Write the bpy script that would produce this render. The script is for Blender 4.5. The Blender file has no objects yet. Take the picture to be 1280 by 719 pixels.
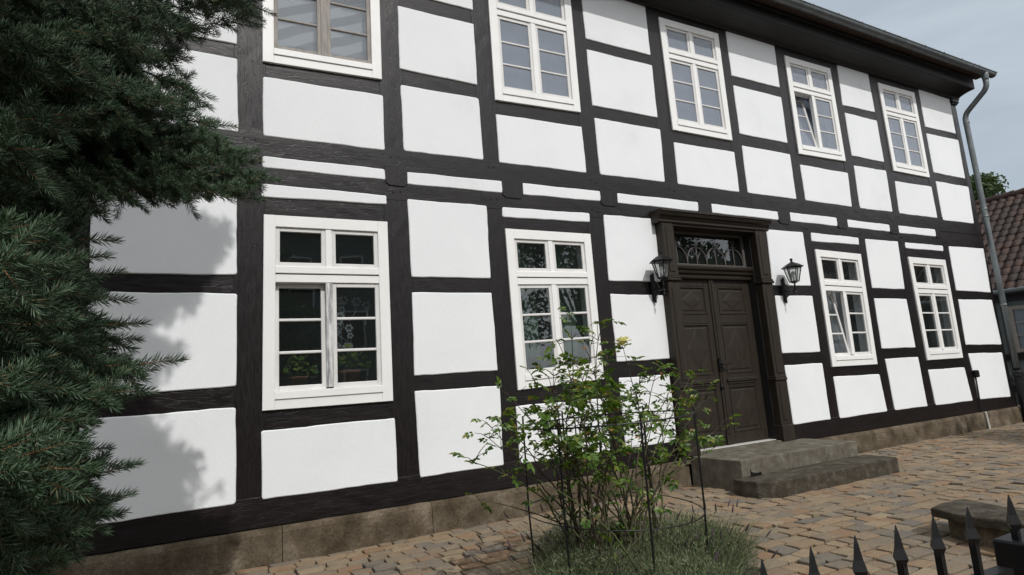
import bpy, math, random
import numpy as np
from mathutils import Vector, Matrix
random.seed(7); rng = np.random.default_rng(7)
scene = bpy.context.scene
C = scene.collection

# ------------------------------------------------------------------ camera
CAM = Vector((0.0, -5.76, 1.3376))
RX = Vector((0.88172146, -0.46666577, -0.06921213))
UY = Vector((-0.01475427, -0.17391232, 0.98465061))
FZ = Vector((0.47153958, 0.86716640, 0.16022754))
FPX = 750.54
cam = bpy.data.cameras.new('camera'); camo = bpy.data.objects.new('camera', cam); C.objects.link(camo)
camo.matrix_world = Matrix(((RX.x, UY.x, -FZ.x, CAM.x), (RX.y, UY.y, -FZ.y, CAM.y), (RX.z, UY.z, -FZ.z, CAM.z), (0, 0, 0, 1)))
cam.sensor_width = 36; cam.lens = FPX / 1280 * 36; cam.clip_start = 0.05; cam.clip_end = 2000
scene.camera = camo

# ------------------------------------------------------------------ sky, sun, exposure
SUN_EL = math.radians(46)
SKY_STRENGTH = 0.082
w = bpy.data.worlds.new('World'); scene.world = w; w.use_nodes = True
nt = w.node_tree; nt.nodes.clear()
out = nt.nodes.new('ShaderNodeOutputWorld'); bg = nt.nodes.new('ShaderNodeBackground')
sky = nt.nodes.new('ShaderNodeTexSky'); sky.sky_type = 'NISHITA'; sky.sun_disc = False
sky.sun_elevation = SUN_EL; sky.sun_rotation = math.radians(180); sky.air_density = 1.0; sky.dust_density = 1.4; sky.ozone_density = 1.0
tc = nt.nodes.new('ShaderNodeTexCoord'); mp = nt.nodes.new('ShaderNodeMapping'); mp.inputs['Scale'].default_value = (1.2, 1.2, 4.5)
mp.inputs['Rotation'].default_value = (0.12, 0.1, 0.4)
no = nt.nodes.new('ShaderNodeTexNoise'); no.inputs['Scale'].default_value = 2.0; no.inputs['Detail'].default_value = 8; no.inputs['Roughness'].default_value = .6
no.inputs['Distortion'].default_value = .6
rp = nt.nodes.new('ShaderNodeValToRGB'); rp.color_ramp.elements[0].position = .30; rp.color_ramp.elements[0].color = (.70, .70, .70, 1)
rp.color_ramp.elements[1].position = .68; rp.color_ramp.elements[1].color = (.95, .95, .95, 1)
mx = nt.nodes.new('ShaderNodeMixRGB'); mx.inputs[2].default_value = (7.3, 8.5, 9.7, 1)
L = nt.links.new
# bright thin cloud towards the sun, dimmer opposite
sx = nt.nodes.new('ShaderNodeSeparateXYZ'); mr = nt.nodes.new('ShaderNodeMapRange'); mr.inputs[1].default_value = .25; mr.inputs[2].default_value = -.55; mr.interpolation_type = 'SMOOTHSTEP'
cl = nt.nodes.new('ShaderNodeMixRGB'); cl.inputs[1].default_value = (7.2, 8.2, 9.1, 1); cl.inputs[2].default_value = (19, 19.3, 19.8, 1)
L(tc.outputs['Generated'], sx.inputs[0]); L(sx.outputs['Y'], mr.inputs[0]); L(mr.outputs[0], cl.inputs[0]); L(cl.outputs[0], mx.inputs[2])
L(tc.outputs['Generated'], mp.inputs[0]); L(mp.outputs[0], no.inputs[0]); L(no.outputs['Fac'], rp.inputs[0]); L(rp.outputs[0], mx.inputs[0])
L(sky.outputs[0], mx.inputs[1]); L(mx.outputs[0], bg.inputs[0]); bg.inputs[1].default_value = SKY_STRENGTH; L(bg.outputs[0], out.inputs[0])
sun = bpy.data.lights.new('sun', 'SUN'); sun.energy = 2.75; sun.angle = math.radians(0.53); sun.color = (1, .975, .94)
suno = bpy.data.objects.new('sun', sun); C.objects.link(suno); suno.rotation_euler = (math.radians(90) - SUN_EL, 0, 0)
suno.location = (0, -20, 20)
vs = scene.view_settings
scene.display_settings.display_device = 'sRGB'
vs.view_transform = 'Standard'; vs.look = 'None'; vs.gamma = 1; vs.use_curve_mapping = False; vs.exposure = -0.10

# ------------------------------------------------------------------ point helpers (photo measurements -> metres)
def ray(u, v):
    x = (u - 640) / FPX; y = -(v - 359.5) / FPX
    return RX * x + UY * y + FZ
def aty(u, v, y): d = ray(u, v); return CAM + d * ((y - CAM.y) / d.y)
def atx(u, v, x): d = ray(u, v); return CAM + d * ((x - CAM.x) / d.x)
def atz(u, v, z): d = ray(u, v); return CAM + d * ((z - CAM.z) / d.z)
def topx(p):
    d = Vector(p) - CAM; q = d.dot(FZ)
    return (640 + FPX * d.dot(RX) / q, 359.5 - FPX * d.dot(UY) / q) if q > .05 else (-9999, 0)

# ------------------------------------------------------------------ materials
def newmat(name):
    m = bpy.data.materials.new(name); m.use_nodes = True
    t = m.node_tree; return m, t, t.nodes['Principled BSDF']
def N(t, ty, **k):
    n = t.nodes.new(ty)
    for a, b in k.items():
        if a in n.inputs.keys(): n.inputs[a].default_value = b
        else: setattr(n, a, b)
    return n
def ramp(t, stops):
    r = t.nodes.new('ShaderNodeValToRGB'); e = r.color_ramp.elements
    while len(e) < len(stops): e.new(.5)
    for i, (p, c) in enumerate(stops): e[i].position = p; e[i].color = tuple(c) + (1,)
    return r
def mat(name, stops, rough=.7, scale=(1, 1, 1), nscale=6, detail=6, bump=.3, bscale=None, bdist=.005, spec=.5, metal=0, island=False, rot=(0,0,0), coat=0, speck=0, speckscale=70):
    m, t, b = newmat(name)
    tc = N(t, 'ShaderNodeTexCoord'); mp = N(t, 'ShaderNodeMapping'); mp.inputs['Scale'].default_value = scale; mp.inputs['Rotation'].default_value = rot
    t.links.new(tc.outputs['Object'], mp.inputs[0])
    n = N(t, 'ShaderNodeTexNoise', Scale=nscale, Detail=detail, Roughness=.6); t.links.new(mp.outputs[0], n.inputs['Vector'])
    r = ramp(t, stops)
    if island:
        g = N(t, 'ShaderNodeNewGeometry'); a = N(t, 'ShaderNodeMath', operation='MULTIPLY_ADD'); a.inputs[1].default_value = .75
        t.links.new(g.outputs['Random Per Island'], a.inputs[0])
        a2 = N(t, 'ShaderNodeMath', operation='MULTIPLY'); a2.inputs[1].default_value = .28; t.links.new(n.outputs['Fac'], a2.inputs[0])
        t.links.new(a2.outputs[0], a.inputs[2]); t.links.new(a.outputs[0], r.inputs[0])
    else: t.links.new(n.outputs['Fac'], r.inputs[0])
    t.links.new(r.outputs[0], b.inputs['Base Color'])
    if speck:   # grains, chips and small dark pits
        ns = N(t, 'ShaderNodeTexNoise', Scale=speckscale, Detail=3, Roughness=.75); t.links.new(tc.outputs['Object'], ns.inputs['Vector'])
        rs2 = ramp(t, [(.30, (1 - speck,) * 3), (.47, (1, 1, 1)), (.60, (1 + speck * .25,) * 3), (.72, (1 + speck,) * 3)]); t.links.new(ns.outputs['Fac'], rs2.inputs[0])
        mm = t.nodes.new('ShaderNodeMixRGB'); mm.blend_type = 'MULTIPLY'; mm.inputs[0].default_value = 1; t.links.new(r.outputs[0], mm.inputs[1]); t.links.new(rs2.outputs[0], mm.inputs[2]); t.links.new(mm.outputs[0], b.inputs['Base Color'])
    b.inputs['Roughness'].default_value = rough; b.inputs['Metallic'].default_value = metal
    b.inputs['Specular IOR Level'].default_value = spec
    if bump:
        n2 = N(t, 'ShaderNodeTexNoise', Scale=bscale or nscale * 4, Detail=5, Roughness=.65); t.links.new(mp.outputs[0], n2.inputs['Vector'])
        bp = N(t, 'ShaderNodeBump', Strength=bump, Distance=bdist); t.links.new(n2.outputs['Fac'], bp.inputs['Height']); t.links.new(bp.outputs[0], b.inputs['Normal'])
    return m
M = {}
M['plaster'] = mat('plaster', [(.2, (.66, .67, .67)), (.42, (.745, .762, .768)), (.6, (.77, .785, .79)), (.8, (.73, .745, .75))], rough=.9, nscale=1.3, bump=.32, bscale=38, bdist=.005, spec=.2)
def timber(name, sc):
    m = mat(name, [(.3, (.0035, .002, .0022)), (.55, (.006, .0036, .0038)), (.75, (.014, .0092, .0092))], rough=.5, scale=sc, nscale=5, detail=8, bump=.4, bscale=11, bdist=.003, spec=.40)
    t = m.node_tree; b = t.nodes['Principled BSDF']
    mp = [n for n in t.nodes if n.type == 'MAPPING'][0]
    # thin drying cracks along the grain
    n = N(t, 'ShaderNodeTexNoise', Scale=3.0, Detail=2); t.links.new(mp.outputs[0], n.inputs['Vector'])
    r = ramp(t, [(.0, (0,)*3), (.485, (0,)*3), (.5, (1,)*3), (.515, (0,)*3)]); t.links.new(n.outputs['Fac'], r.inputs[0])
    bp2 = N(t, 'ShaderNodeBump', Strength=.3, Distance=.003); bp2.invert = True
    t.links.new(r.outputs[0], bp2.inputs['Height'])
    old = b.inputs['Normal'].links[0].from_socket; t.links.new(old, bp2.inputs['Normal']); t.links.new(bp2.outputs[0], b.inputs['Normal'])
    # roughness variation
    n3 = N(t, 'ShaderNodeTexNoise', Scale=7, Detail=4); t.links.new(mp.outputs[0], n3.inputs['Vector'])
    r3 = ramp(t, [(.3, (.34,)*3), (.7, (.50,)*3)]); t.links.new(n3.outputs['Fac'], r3.inputs[0]); t.links.new(r3.outputs[0], b.inputs['Roughness'])
    return m
M['timber_v'] = timber('dark_timber_upright', (7, 7, 1)); M['timber_h'] = timber('dark_timber_level', (1, 7, 7))
M['eave'] = mat('dark_eave_boards', [(.3, (.005, .0045, .0045)), (.7, (.011, .010, .010))], rough=.6, scale=(1, 6, 6), nscale=4, bump=.3)
M['white'] = mat('white_window_paint', [(.3, (.76, .76, .74)), (.7, (.82, .82, .80))], rough=.42, nscale=3, bump=.12, bscale=20, bdist=.002)
M['sash'] = mat('offwhite_sash_paint', [(.3, (.60, .59, .57)), (.7, (.70, .69, .67))], rough=.5, nscale=4, bump=.15, bscale=25, bdist=.002)
M['oldsash'] = mat('weathered_grey_sash', [(.3, (.20, .18, .16)), (.7, (.33, .30, .27))], rough=.65, scale=(5, 5, 1), nscale=6, bump=.3)
M['flaky'] = mat('flaking_grey_paint', [(.35, (.16, .15, .15)), (.47, (.38, .38, .38)), (.62, (.66, .66, .65))], rough=.7, scale=(9, 9, 1.2), nscale=3.5, detail=8, bump=.6)
M['door'] = mat('dark_brown_door_paint', [(.3, (.014, .0105, .007)), (.7, (.028, .021, .014))], rough=.6, spec=.3, scale=(8, 8, 1), nscale=3, bump=.35, bscale=10, bdist=.003)
M['door_h'] = mat('dark_brown_moulding_paint', [(.3, (.016, .012, .008)), (.7, (.030, .0225, .0155))], rough=.55, spec=.35, scale=(1, 8, 8), nscale=3, bump=.35, bscale=10, bdist=.003)
M['fan'] = mat('grey_tracery_paint', [(.3, (.07, .062, .056)), (.7, (.10, .092, .085))], rough=.55, bump=.1)
M['zinc'] = mat('weathered_zinc', [(.3, (.12, .135, .14)), (.6, (.17, .19, .195)), (.8, (.23, .245, .25))], rough=.5, nscale=5, bump=.08, metal=.45)
M['iron'] = mat('black_iron_paint', [(.3, (.003, .003, .004)), (.7, (.007, .007, .008))], rough=.42, spec=.35, nscale=30, bump=.25, bscale=90, bdist=.001)
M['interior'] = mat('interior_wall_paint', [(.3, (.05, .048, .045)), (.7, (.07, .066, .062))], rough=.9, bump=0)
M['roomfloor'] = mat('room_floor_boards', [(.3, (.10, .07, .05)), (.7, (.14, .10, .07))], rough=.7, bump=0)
M['plinth'] = mat('plinth_sandstone', [(.3, (.046, .034, .021)), (.45, (.082, .063, .041)), (.58, (.12, .095, .066)), (.75, (.21, .178, .132))], rough=.95, spec=.2, nscale=4.2, detail=12, bump=.9, bscale=30, bdist=.014, speck=.45, speckscale=45)
M['step'] = mat('grey_sandstone_step', [(.3, (.070, .060, .044)), (.45, (.105, .092, .070)), (.58, (.135, .122, .096)), (.72, (.205, .188, .152))], rough=.9, nscale=8, detail=14, bump=.8, bscale=60, bdist=.006, spec=.2, speck=.35, speckscale=80)
M['slab'] = mat('mossy_stone_slab', [(.3, (.032, .026, .018)), (.5, (.056, .047, .035)), (.72, (.11, .098, .076))], rough=.95, spec=.2, nscale=9, detail=14, bump=.9, bscale=40, bdist=.010, speck=.4, speckscale=60)
M['paving'] = mat('stone_setts', [(.05, (.145, .118, .088)), (.2, (.22, .16, .10)), (.35, (.135, .12, .10)), (.5, (.23, .175, .112)), (.62, (.18, .152, .115)), (.75, (.21, .132, .078)), (.88, (.255, .20, .132)), (1., (.125, .118, .108))], rough=.95, spec=.25, nscale=9, detail=10, bump=.8, bscale=60, bdist=.006, island=True, speck=.35, speckscale=90)
M['joint'] = mat('sandy_joint_soil', [(.3, (.016, .013, .009)), (.7, (.04, .031, .022))], rough=1, nscale=14, bump=.6)
M['soil'] = mat('bed_soil', [(.3, (.025, .018, .012)), (.7, (.06, .045, .03))], rough=1, nscale=20, bump=1, bdist=.03)
M['grass'] = mat('short_grass', [(.3, (.035, .05, .015)), (.7, (.07, .09, .03))], rough=1, nscale=12, bump=1, bdist=.04)
M['bark'] = mat('spruce_bark', [(.3, (.035, .026, .02)), (.7, (.09, .068, .05))], rough=.95, scale=(6, 6, 1.5), nscale=5, bump=1, bdist=.01)
M['twig'] = mat('orange_brown_twig', [(.3, (.13, .055, .02)), (.7, (.22, .10, .035))], rough=.8, nscale=30, bump=.2)
def leafmat(name, stops, rough=.5, trans=.25, spec=.4):
    m, t, b = newmat(name)
    g = N(t, 'ShaderNodeNewGeometry'); r = ramp(t, stops); t.links.new(g.outputs['Random Per Island'], r.inputs[0]); t.links.new(r.outputs[0], b.inputs['Base Color'])
    b.inputs['Roughness'].default_value = rough; b.inputs['Specular IOR Level'].default_value = spec
    if trans:
        tr = N(t, 'ShaderNodeBsdfTranslucent'); mxs = N(t, 'ShaderNodeMixShader'); mxs.inputs[0].default_value = trans
        hs = N(t, 'ShaderNodeHueSaturation', Saturation=1.15, Value=1.6); t.links.new(r.outputs[0], hs.inputs['Color']); t.links.new(hs.outputs[0], tr.inputs[0])
        o = [n for n in t.nodes if n.type == 'OUTPUT_MATERIAL'][0]
        t.links.new(b.outputs[0], mxs.inputs[1]); t.links.new(tr.outputs[0], mxs.inputs[2]); t.links.new(mxs.outputs[0], o.inputs[0])
    return m
M['needle'] = leafmat('blue_spruce_needles', [(0, (.018, .040, .016)), (.35, (.032, .064, .028)), (.7, (.058, .10, .055)), (.93, (.12, .17, .11)), (1, (.12, .09, .04))], rough=.5, trans=.0, spec=.3)
M['rose_leaf'] = leafmat('rose_leaves', [(0, (.03, .06, .010)), (.4, (.065, .13, .018)), (.8, (.12, .19, .03)), (.95, (.18, .22, .045)), (.985, (.26, .21, .05)), (1, (.25, .11, .03))], rough=.4, trans=.3)
M['rose_cane'] = leafmat('rose_canes', [(0, (.035, .025, .015)), (.6, (.06, .05, .025)), (1, (.06, .075, .025))], rough=.7, trans=0)
M['lavender'] = leafmat('lavender_foliage', [(0, (.03, .048, .016)), (.4, (.075, .10, .038)), (.8, (.16, .19, .10)), (.93, (.28, .28, .20)), (1, (.24, .19, .10))], rough=.8, trans=.15)
M['lav_flower'] = leafmat('lavender_spikes', [(0, (.04, .03, .035)), (.8, (.07, .055, .05)), (1, (.08, .045, .09))], rough=.9, trans=0)
M['petal'] = leafmat('pale_yellow_petals', [(0, (.62, .58, .26)), (1, (.80, .78, .48))], rough=.6, trans=.3)
M['bud'] = leafmat('orange_bud', [(0, (.55, .25, .08)), (1, (.65, .38, .12))], rough=.6, trans=.2)
M['tree_leaf'] = leafmat('broad_leaves', [(0, (.020, .035, .010)), (.5, (.04, .065, .018)), (1, (.07, .10, .03))], rough=.6, trans=.25)
def glass(name, tint=(.93, .95, .95), dirt_sheen=.03, dcol=(.5, .5, .5)):
    m, t, b = newmat(name); t.nodes.remove(b)
    o = [n for n in t.nodes if n.type == 'OUTPUT_MATERIAL'][0]
    tr = N(t, 'ShaderNodeBsdfTransparent'); tr.inputs[0].default_value = tint + (1,)
    gl = N(t, 'ShaderNodeBsdfGlossy', Roughness=.008); gl.inputs[0].default_value = (.9, .93, .95, 1)
    lw = N(t, 'ShaderNodeLayerWeight', Blend=.5); pw = N(t, 'ShaderNodeMath', operation='POWER'); pw.inputs[1].default_value = 5; t.links.new(lw.outputs['Facing'], pw.inputs[0]); fr = pw
    tc = N(t, 'ShaderNodeTexCoord'); n = N(t, 'ShaderNodeTexNoise', Scale=2.5, Detail=1); t.links.new(tc.outputs['Object'], n.inputs['Vector'])
    bp = N(t, 'ShaderNodeBump', Strength=.04, Distance=.02); t.links.new(n.outputs['Fac'], bp.inputs['Height'])
    t.links.new(bp.outputs[0], gl.inputs['Normal'])
    a = N(t, 'ShaderNodeMath', operation='MULTIPLY_ADD'); a.inputs[1].default_value = .95; a.inputs[2].default_value = .065; t.links.new(fr.outputs[0], a.inputs[0])
    ms = N(t, 'ShaderNodeMixShader'); t.links.new(a.outputs[0], ms.inputs[0]); t.links.new(tr.outputs[0], ms.inputs[1]); t.links.new(gl.outputs[0], ms.inputs[2])
    df = N(t, 'ShaderNodeBsdfDiffuse'); df.inputs[0].default_value = dcol + (1,); m2 = N(t, 'ShaderNodeMixShader'); m2.inputs[0].default_value = dirt_sheen  # diffuse layer: dirt film on most glass, painted sky sheen on upper panes
    t.links.new(ms.outputs[0], m2.inputs[1]); t.links.new(df.outputs[0], m2.inputs[2]); t.links.new(m2.outputs[0], o.inputs[0])
    return m
M['glass'] = glass('window_glass', (.80, .82, .83), .013, (.42, .5, .46))
M['glass_sky_sheen'] = glass('painted_sky_sheen_glass', (.62, .64, .66), .22, (.54, .60, .70))  # pale blue diffuse layer paints the sky's reflection into the upper panes
M['glass_clear'] = glass('clear_window_glass', (.90, .91, .92), .07, (.5, .55, .6))
M['lamp_glass'] = glass('lamp_glass', (.85, .87, .86), .12)
def cloth(name, col, trans=.4, bands=False):
    m, t, b = newmat(name); b.inputs['Base Color'].default_value = col + (1,); b.inputs['Roughness'].default_value = 1
    tc = N(t, 'ShaderNodeTexCoord'); n = N(t, 'ShaderNodeTexNoise', Scale=5, Detail=4); t.links.new(tc.outputs['Object'], n.inputs['Vector'])
    r = ramp(t, [(.3, tuple(c * .85 for c in col)), (.7, col)]); t.links.new(n.outputs['Fac'], r.inputs[0]); t.links.new(r.outputs[0], b.inputs['Base Color'])
    if bands:
        mp = N(t, 'ShaderNodeMapping'); mp.inputs['Rotation'].default_value = (0, .45, 0); t.links.new(tc.outputs['Object'], mp.inputs[0]); wv = N(t, 'ShaderNodeTexWave', Scale=1.5, Distortion=1.2); wv.bands_direction = 'Z'
        t.links.new(mp.outputs[0], wv.inputs['Vector']); r = ramp(t, [(.35, tuple(c * .45 for c in col)), (.6, col)]); t.links.new(wv.outputs['Fac'], r.inputs[0]); t.links.new(r.outputs[0], b.inputs['Base Color'])
    tr = N(t, 'ShaderNodeBsdfTranslucent'); t.links.new(r.outputs[0], tr.inputs[0]); ms = N(t, 'ShaderNodeMixShader'); ms.inputs[0].default_value = trans
    o = [n for n in t.nodes if n.type == 'OUTPUT_MATERIAL'][0]
    t.links.new(b.outputs[0], ms.inputs[1]); t.links.new(tr.outputs[0], ms.inputs[2]); t.links.new(ms.outputs[0], o.inputs[0])
    return m
M['net'] = cloth('net_curtain', (.62, .66, .76)); M['blind'] = cloth('pale_blind', (.62, .66, .68), bands=True); M['green_cloth'] = cloth('green_curtain', (.10, .20, .12))
M['white_cloth'] = cloth('white_drape', (.72, .73, .76)); M['lace'] = cloth('lace', (.5, .52, .52))
M['roof_tile'] = mat('brown_red_pantiles', [(.25, (.018, .011, .009)), (.5, (.036, .019, .014)), (.72, (.075, .034, .021))], rough=.75, nscale=2.5, detail=10, bump=.3, bscale=20)
M['roof_dark'] = mat('dark_roof_tiles', [(.3, (.035, .025, .022)), (.7, (.07, .045, .035))], rough=.8, bump=.3)
M['opp_roof'] = mat('red_roof_tiles', [(.3, (.20, .085, .05)), (.7, (.30, .13, .075))], rough=.8, scale=(1, 4, 4), nscale=6, bump=.3)
M['opp_wall'] = mat('grey_render', [(.3, (.30, .29, .27)), (.7, (.38, .37, .35))], rough=.9, bump=.2)
M['neigh_wall'] = mat('grey_timber_render', [(.3, (.10, .12, .12)), (.7, (.15, .17, .17))], rough=.9, bump=.3)
M['pot'] = mat('terracotta', [(.3, (.12, .042, .022)), (.7, (.17, .066, .033))], rough=.8, bump=.1)
M['carpaint'] = mat('silver_car_paint', [(.3, (.45, .46, .47)), (.7, (.50, .51, .52))], rough=.25, metal=.6, bump=0)
M['rubber'] = mat('black_rubber', [(.3, (.012,)*3), (.7, (.02,)*3)], rough=.8, bump=0)
M['conduit'] = mat('grey_plastic_conduit', [(.3, (.42, .41, .38)), (.7, (.52, .51, .47))], rough=.6, bump=0)
M['bulb'] = mat('frosted_bulb', [(.3, (.75,)*3), (.7, (.8,)*3)], rough=.4, bump=0)
M['brass'] = mat('dark_brass', [(.3, (.10, .09, .07)), (.7, (.16, .14, .10))], rough=.4, metal=.8, bump=0)
M['birdlime'] = mat('pale_lichen', [(.3, (.45, .45, .42)), (.7, (.6, .6, .57))], rough=.9, bump=.3)

# ------------------------------------------------------------------ mesh helpers
class MB:
    def __init__(s): s.v = []; s.f = []
    def add(s, vs, fs):
        o = len(s.v); s.v += [tuple(p) for p in vs]; s.f += [tuple(i + o for i in f) for f in fs]; return s
    def box(s, x0, x1, y0, y1, z0, z1, c=0):
        if x0 > x1: x0, x1 = x1, x0
        if y0 > y1: y0, y1 = y1, y0
        if z0 > z1: z0, z1 = z1, z0
        c = min(c, (x1-x0)*.45, (y1-y0)*.45, (z1-z0)*.45)
        if c <= 0:
            vs = [(x, y, z) for z in (z0, z1) for x, y in ((x0, y0), (x1, y0), (x1, y1), (x0, y1))]
            return s.add(vs, [(3, 2, 1, 0), (4, 5, 6, 7), (0, 1, 5, 4), (1, 2, 6, 5), (2, 3, 7, 6), (3, 0, 4, 7)])
        vs = []; idx = {}
        for ax in range(3):
            for sx in (0, 1):
                for sy in (0, 1):
                    for sz in (0, 1):
                        k = [sx, sy, sz]; lo = (x0, y0, z0); hi = (x1, y1, z1)
                        p = [(hi[i] - (0 if i == ax else c)) if k[i] else (lo[i] + (0 if i == ax else c)) for i in range(3)]
                        idx[(ax, sx, sy, sz)] = len(vs); vs.append(p)
        fs = []
        for ax in range(3):
            a, b = [i for i in range(3) if i != ax]
            for s_ in (0, 1):
                q = []
                for (i, j) in ((0, 0), (1, 0), (1, 1), (0, 1)):
                    k = [0, 0, 0]; k[ax] = s_; k[a] = i; k[b] = j; q.append(idx[(ax, *k)])
                fs.append(tuple(q))
        for e in range(3):   # edges along axis e
            a, b = [i for i in range(3) if i != e]
            for i in (0, 1):
                for j in (0, 1):
                    k0 = [0, 0, 0]; k1 = [0, 0, 0]; k0[a] = k1[a] = i; k0[b] = k1[b] = j; k1[e] = 1
                    fs.append((idx[(a, *k0)], idx[(a, *k1)], idx[(b, *k1)], idx[(b, *k0)]))
        for sx in (0, 1):
            for sy in (0, 1):
                for sz in (0, 1): fs.append(tuple(idx[(ax, sx, sy, sz)] for ax in range(3)))
        s.add(vs, fs); s.fix = True; return s
    def prism(s, poly, h, axis='z', a0=0.0):
        # poly of 2-D points extruded between a0 and h along axis
        n = len(poly)
        def P(p, a): return {'z': (p[0], p[1], a), 'y': (p[0], a, p[1]), 'x': (a, p[0], p[1])}[axis]
        vs = [P(p, a0) for p in poly] + [P(p, h) for p in poly]
        s.add(vs, [tuple(range(n))[::-1], tuple(range(n, 2 * n))] + [(i, (i + 1) % n, n + (i + 1) % n, n + i) for i in range(n)]); s.fix = True; return s
    def tube(s, pts, r, n=8, caps=True):
        pts = [Vector(p) for p in pts]; rs = r if isinstance(r, (list, tuple)) else [r] * len(pts)
        vs = []; a = None
        for i, p in enumerate(pts):
            d = (pts[min(i + 1, len(pts) - 1)] - pts[max(i - 1, 0)]).normalized()
            if a is None: a = d.orthogonal().normalized()
            a = (a - d * a.dot(d)); a = a.normalized() if a.length > 1e-6 else d.orthogonal().normalized()
            b = d.cross(a)
            for k in range(n):
                t = 2 * math.pi * k / n; vs.append(p + (a * math.cos(t) + b * math.sin(t)) * rs[i])
        fs = []
        m = len(pts)
        for i in range(m - 1):
            for k in range(n):
                fs.append((i * n + k, i * n + (k + 1) % n, (i + 1) * n + (k + 1) % n, (i + 1) * n + k))
        if caps: fs += [tuple(range(n))[::-1], tuple(range((m - 1) * n, m * n))]
        return s.add(vs, fs)
    def lathe(s, prof, c, n=16, rot=0, sx=1, sy=1):
        vs = []; c = Vector(c)
        for (r, z) in prof:
            for k in range(n):
                t = 2 * math.pi * k / n + rot; vs.append((c.x + r * math.cos(t) * sx, c.y + r * math.sin(t) * sy, c.z + z))
        fs = []
        for i in range(len(prof) - 1):
            for k in range(n): fs.append((i * n + k, i * n + (k + 1) % n, (i + 1) * n + (k + 1) % n, (i + 1) * n + k))
        fs += [tuple(range(n))[::-1], tuple(range((len(prof) - 1) * n, len(prof) * n))]
        return s.add(vs, fs)
    def build(s, name, m, parent=None, smooth=False):
        me = bpy.data.meshes.new(name); me.from_pydata(s.v, [], s.f); me.materials.append(m)
        if getattr(s, 'fix', False):
            import bmesh
            bm = bmesh.new(); bm.from_mesh(me); bmesh.ops.recalc_face_normals(bm, faces=bm.faces); bm.to_mesh(me); bm.free()
        if smooth:
            for p in me.polygons: p.use_smooth = True
        me.update()
        return link(name, me, parent)
def wloc(o):
    v = Vector((0, 0, 0))
    while o: v += o.location; o = o.parent
    return v
def link(name, me, parent=None):
    o = bpy.data.objects.new(name, me); C.objects.link(o)
    if parent: o.parent = parent; o.location = -wloc(parent)
    return o
def npmesh(name, V, F, m, parent=None, smooth=False):
    # V (n,3), F (k,3 or 4) int
    me = bpy.data.meshes.new(name); k, c = F.shape
    me.vertices.add(len(V)); me.vertices.foreach_set('co', np.asarray(V, np.float32).ravel())
    me.loops.add(k * c); me.loops.foreach_set('vertex_index', F.astype(np.int32).ravel())
    me.polygons.add(k); me.polygons.foreach_set('loop_start', np.arange(0, k * c, c, dtype=np.int32))
    me.polygons.foreach_set('loop_total', np.full(k, c, np.int32))
    if smooth: me.polygons.foreach_set('use_smooth', np.ones(k, bool))
    me.materials.append(m); me.update(calc_edges=True); me.validate()
    return link(name, me, parent)
def thing(name, loc, label, cat, group=None):
    o = bpy.data.objects.new(name, None); C.objects.link(o); o.location = loc; o.empty_display_size = .2
    return tag(o, label, cat, group)
def tag(o, label, cat, group=None, kind=None):
    if label: o['label'] = label
    if cat: o['category'] = cat
    if group: o['group'] = group
    if kind: o['kind'] = kind
    return o
def struct(o): o['kind'] = 'structure'; return o
def lerp(a, b, t): return a + (b - a) * t

# ------------------------------------------------------------------ ground, paving
g = MB(); g.add([(-300, -300, -.03), (400, -300, -.03), (400, 400, -.03), (-300, 400, -.03)], [(0, 1, 2, 3)])
struct(g.build('ground', M['joint']))
def in_bed(x, y): return ((x - 2.6) / .84) ** 2 + ((y + 2.42) / .72) ** 2 < 1
def setts():
    V = []; Fq = []; n = 0; y = -.03; row = 0
    ov = [(1, .80), (.88, .98), (-.88, .98), (-1, .80), (-1, -.80), (-.88, -.98), (.88, -.98), (1, -.80)]
    V = []; F = []
    while y > -7.6:
        h = random.uniform(.125, .165)
        x = -4 + random.uniform(0, .2)
        while x < 27:
            wd = random.uniform(.13, .255)
            cx, cy = x + wd / 2, y - h / 2 + .018 * math.sin(x * .9 + row * .3)
            x += wd
            if in_bed(cx, cy): continue
            gap = random.uniform(.0045, .0095); a = wd / 2 - gap; b = h / 2 - gap * .9
            z0 = random.gauss(0, .0035) + .006 * math.sin(cx * 1.7) * math.sin(cy * 2.1); tx = random.gauss(0, .03); ty = random.gauss(0, .035)
            o = len(V); jit = [(random.gauss(0, .006), random.gauss(0, .006)) for _ in range(8)]
            rt = random.gauss(0, .025)
            for (k, dz) in ((.86, .001), (.965, -.0005), (1.0, -.007), (1.0, -.035)):
                for i, (ox, oy) in enumerate(ov):
                    px_ = ox * (a - (1 - k) * .045) + jit[i][0]; py_ = oy * (b - (1 - k) * .045) + jit[i][1]
                    V.append((cx + px_ - py_ * rt, cy + py_ + px_ * rt, z0 + dz + tx * px_ + ty * py_))
            V.append((cx, cy, z0 + .003)); c = len(V) - 1
            for i in range(8):
                j = (i + 1) % 8; F.append((c, o + i, o + j, o + j)) 
                for r in range(3): F.append((o + r * 8 + i, o + (r + 1) * 8 + i, o + (r + 1) * 8 + j, o + r * 8 + j))
        y -= h; row += 1
    return V, F
V, F = setts()
mb = MB(); mb.v = V; mb.f = [(a, b, c) if c == d else (a, b, c, d) for a, b, c, d in F]
struct(mb.build('paving', M['paving'], smooth=False))
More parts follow.
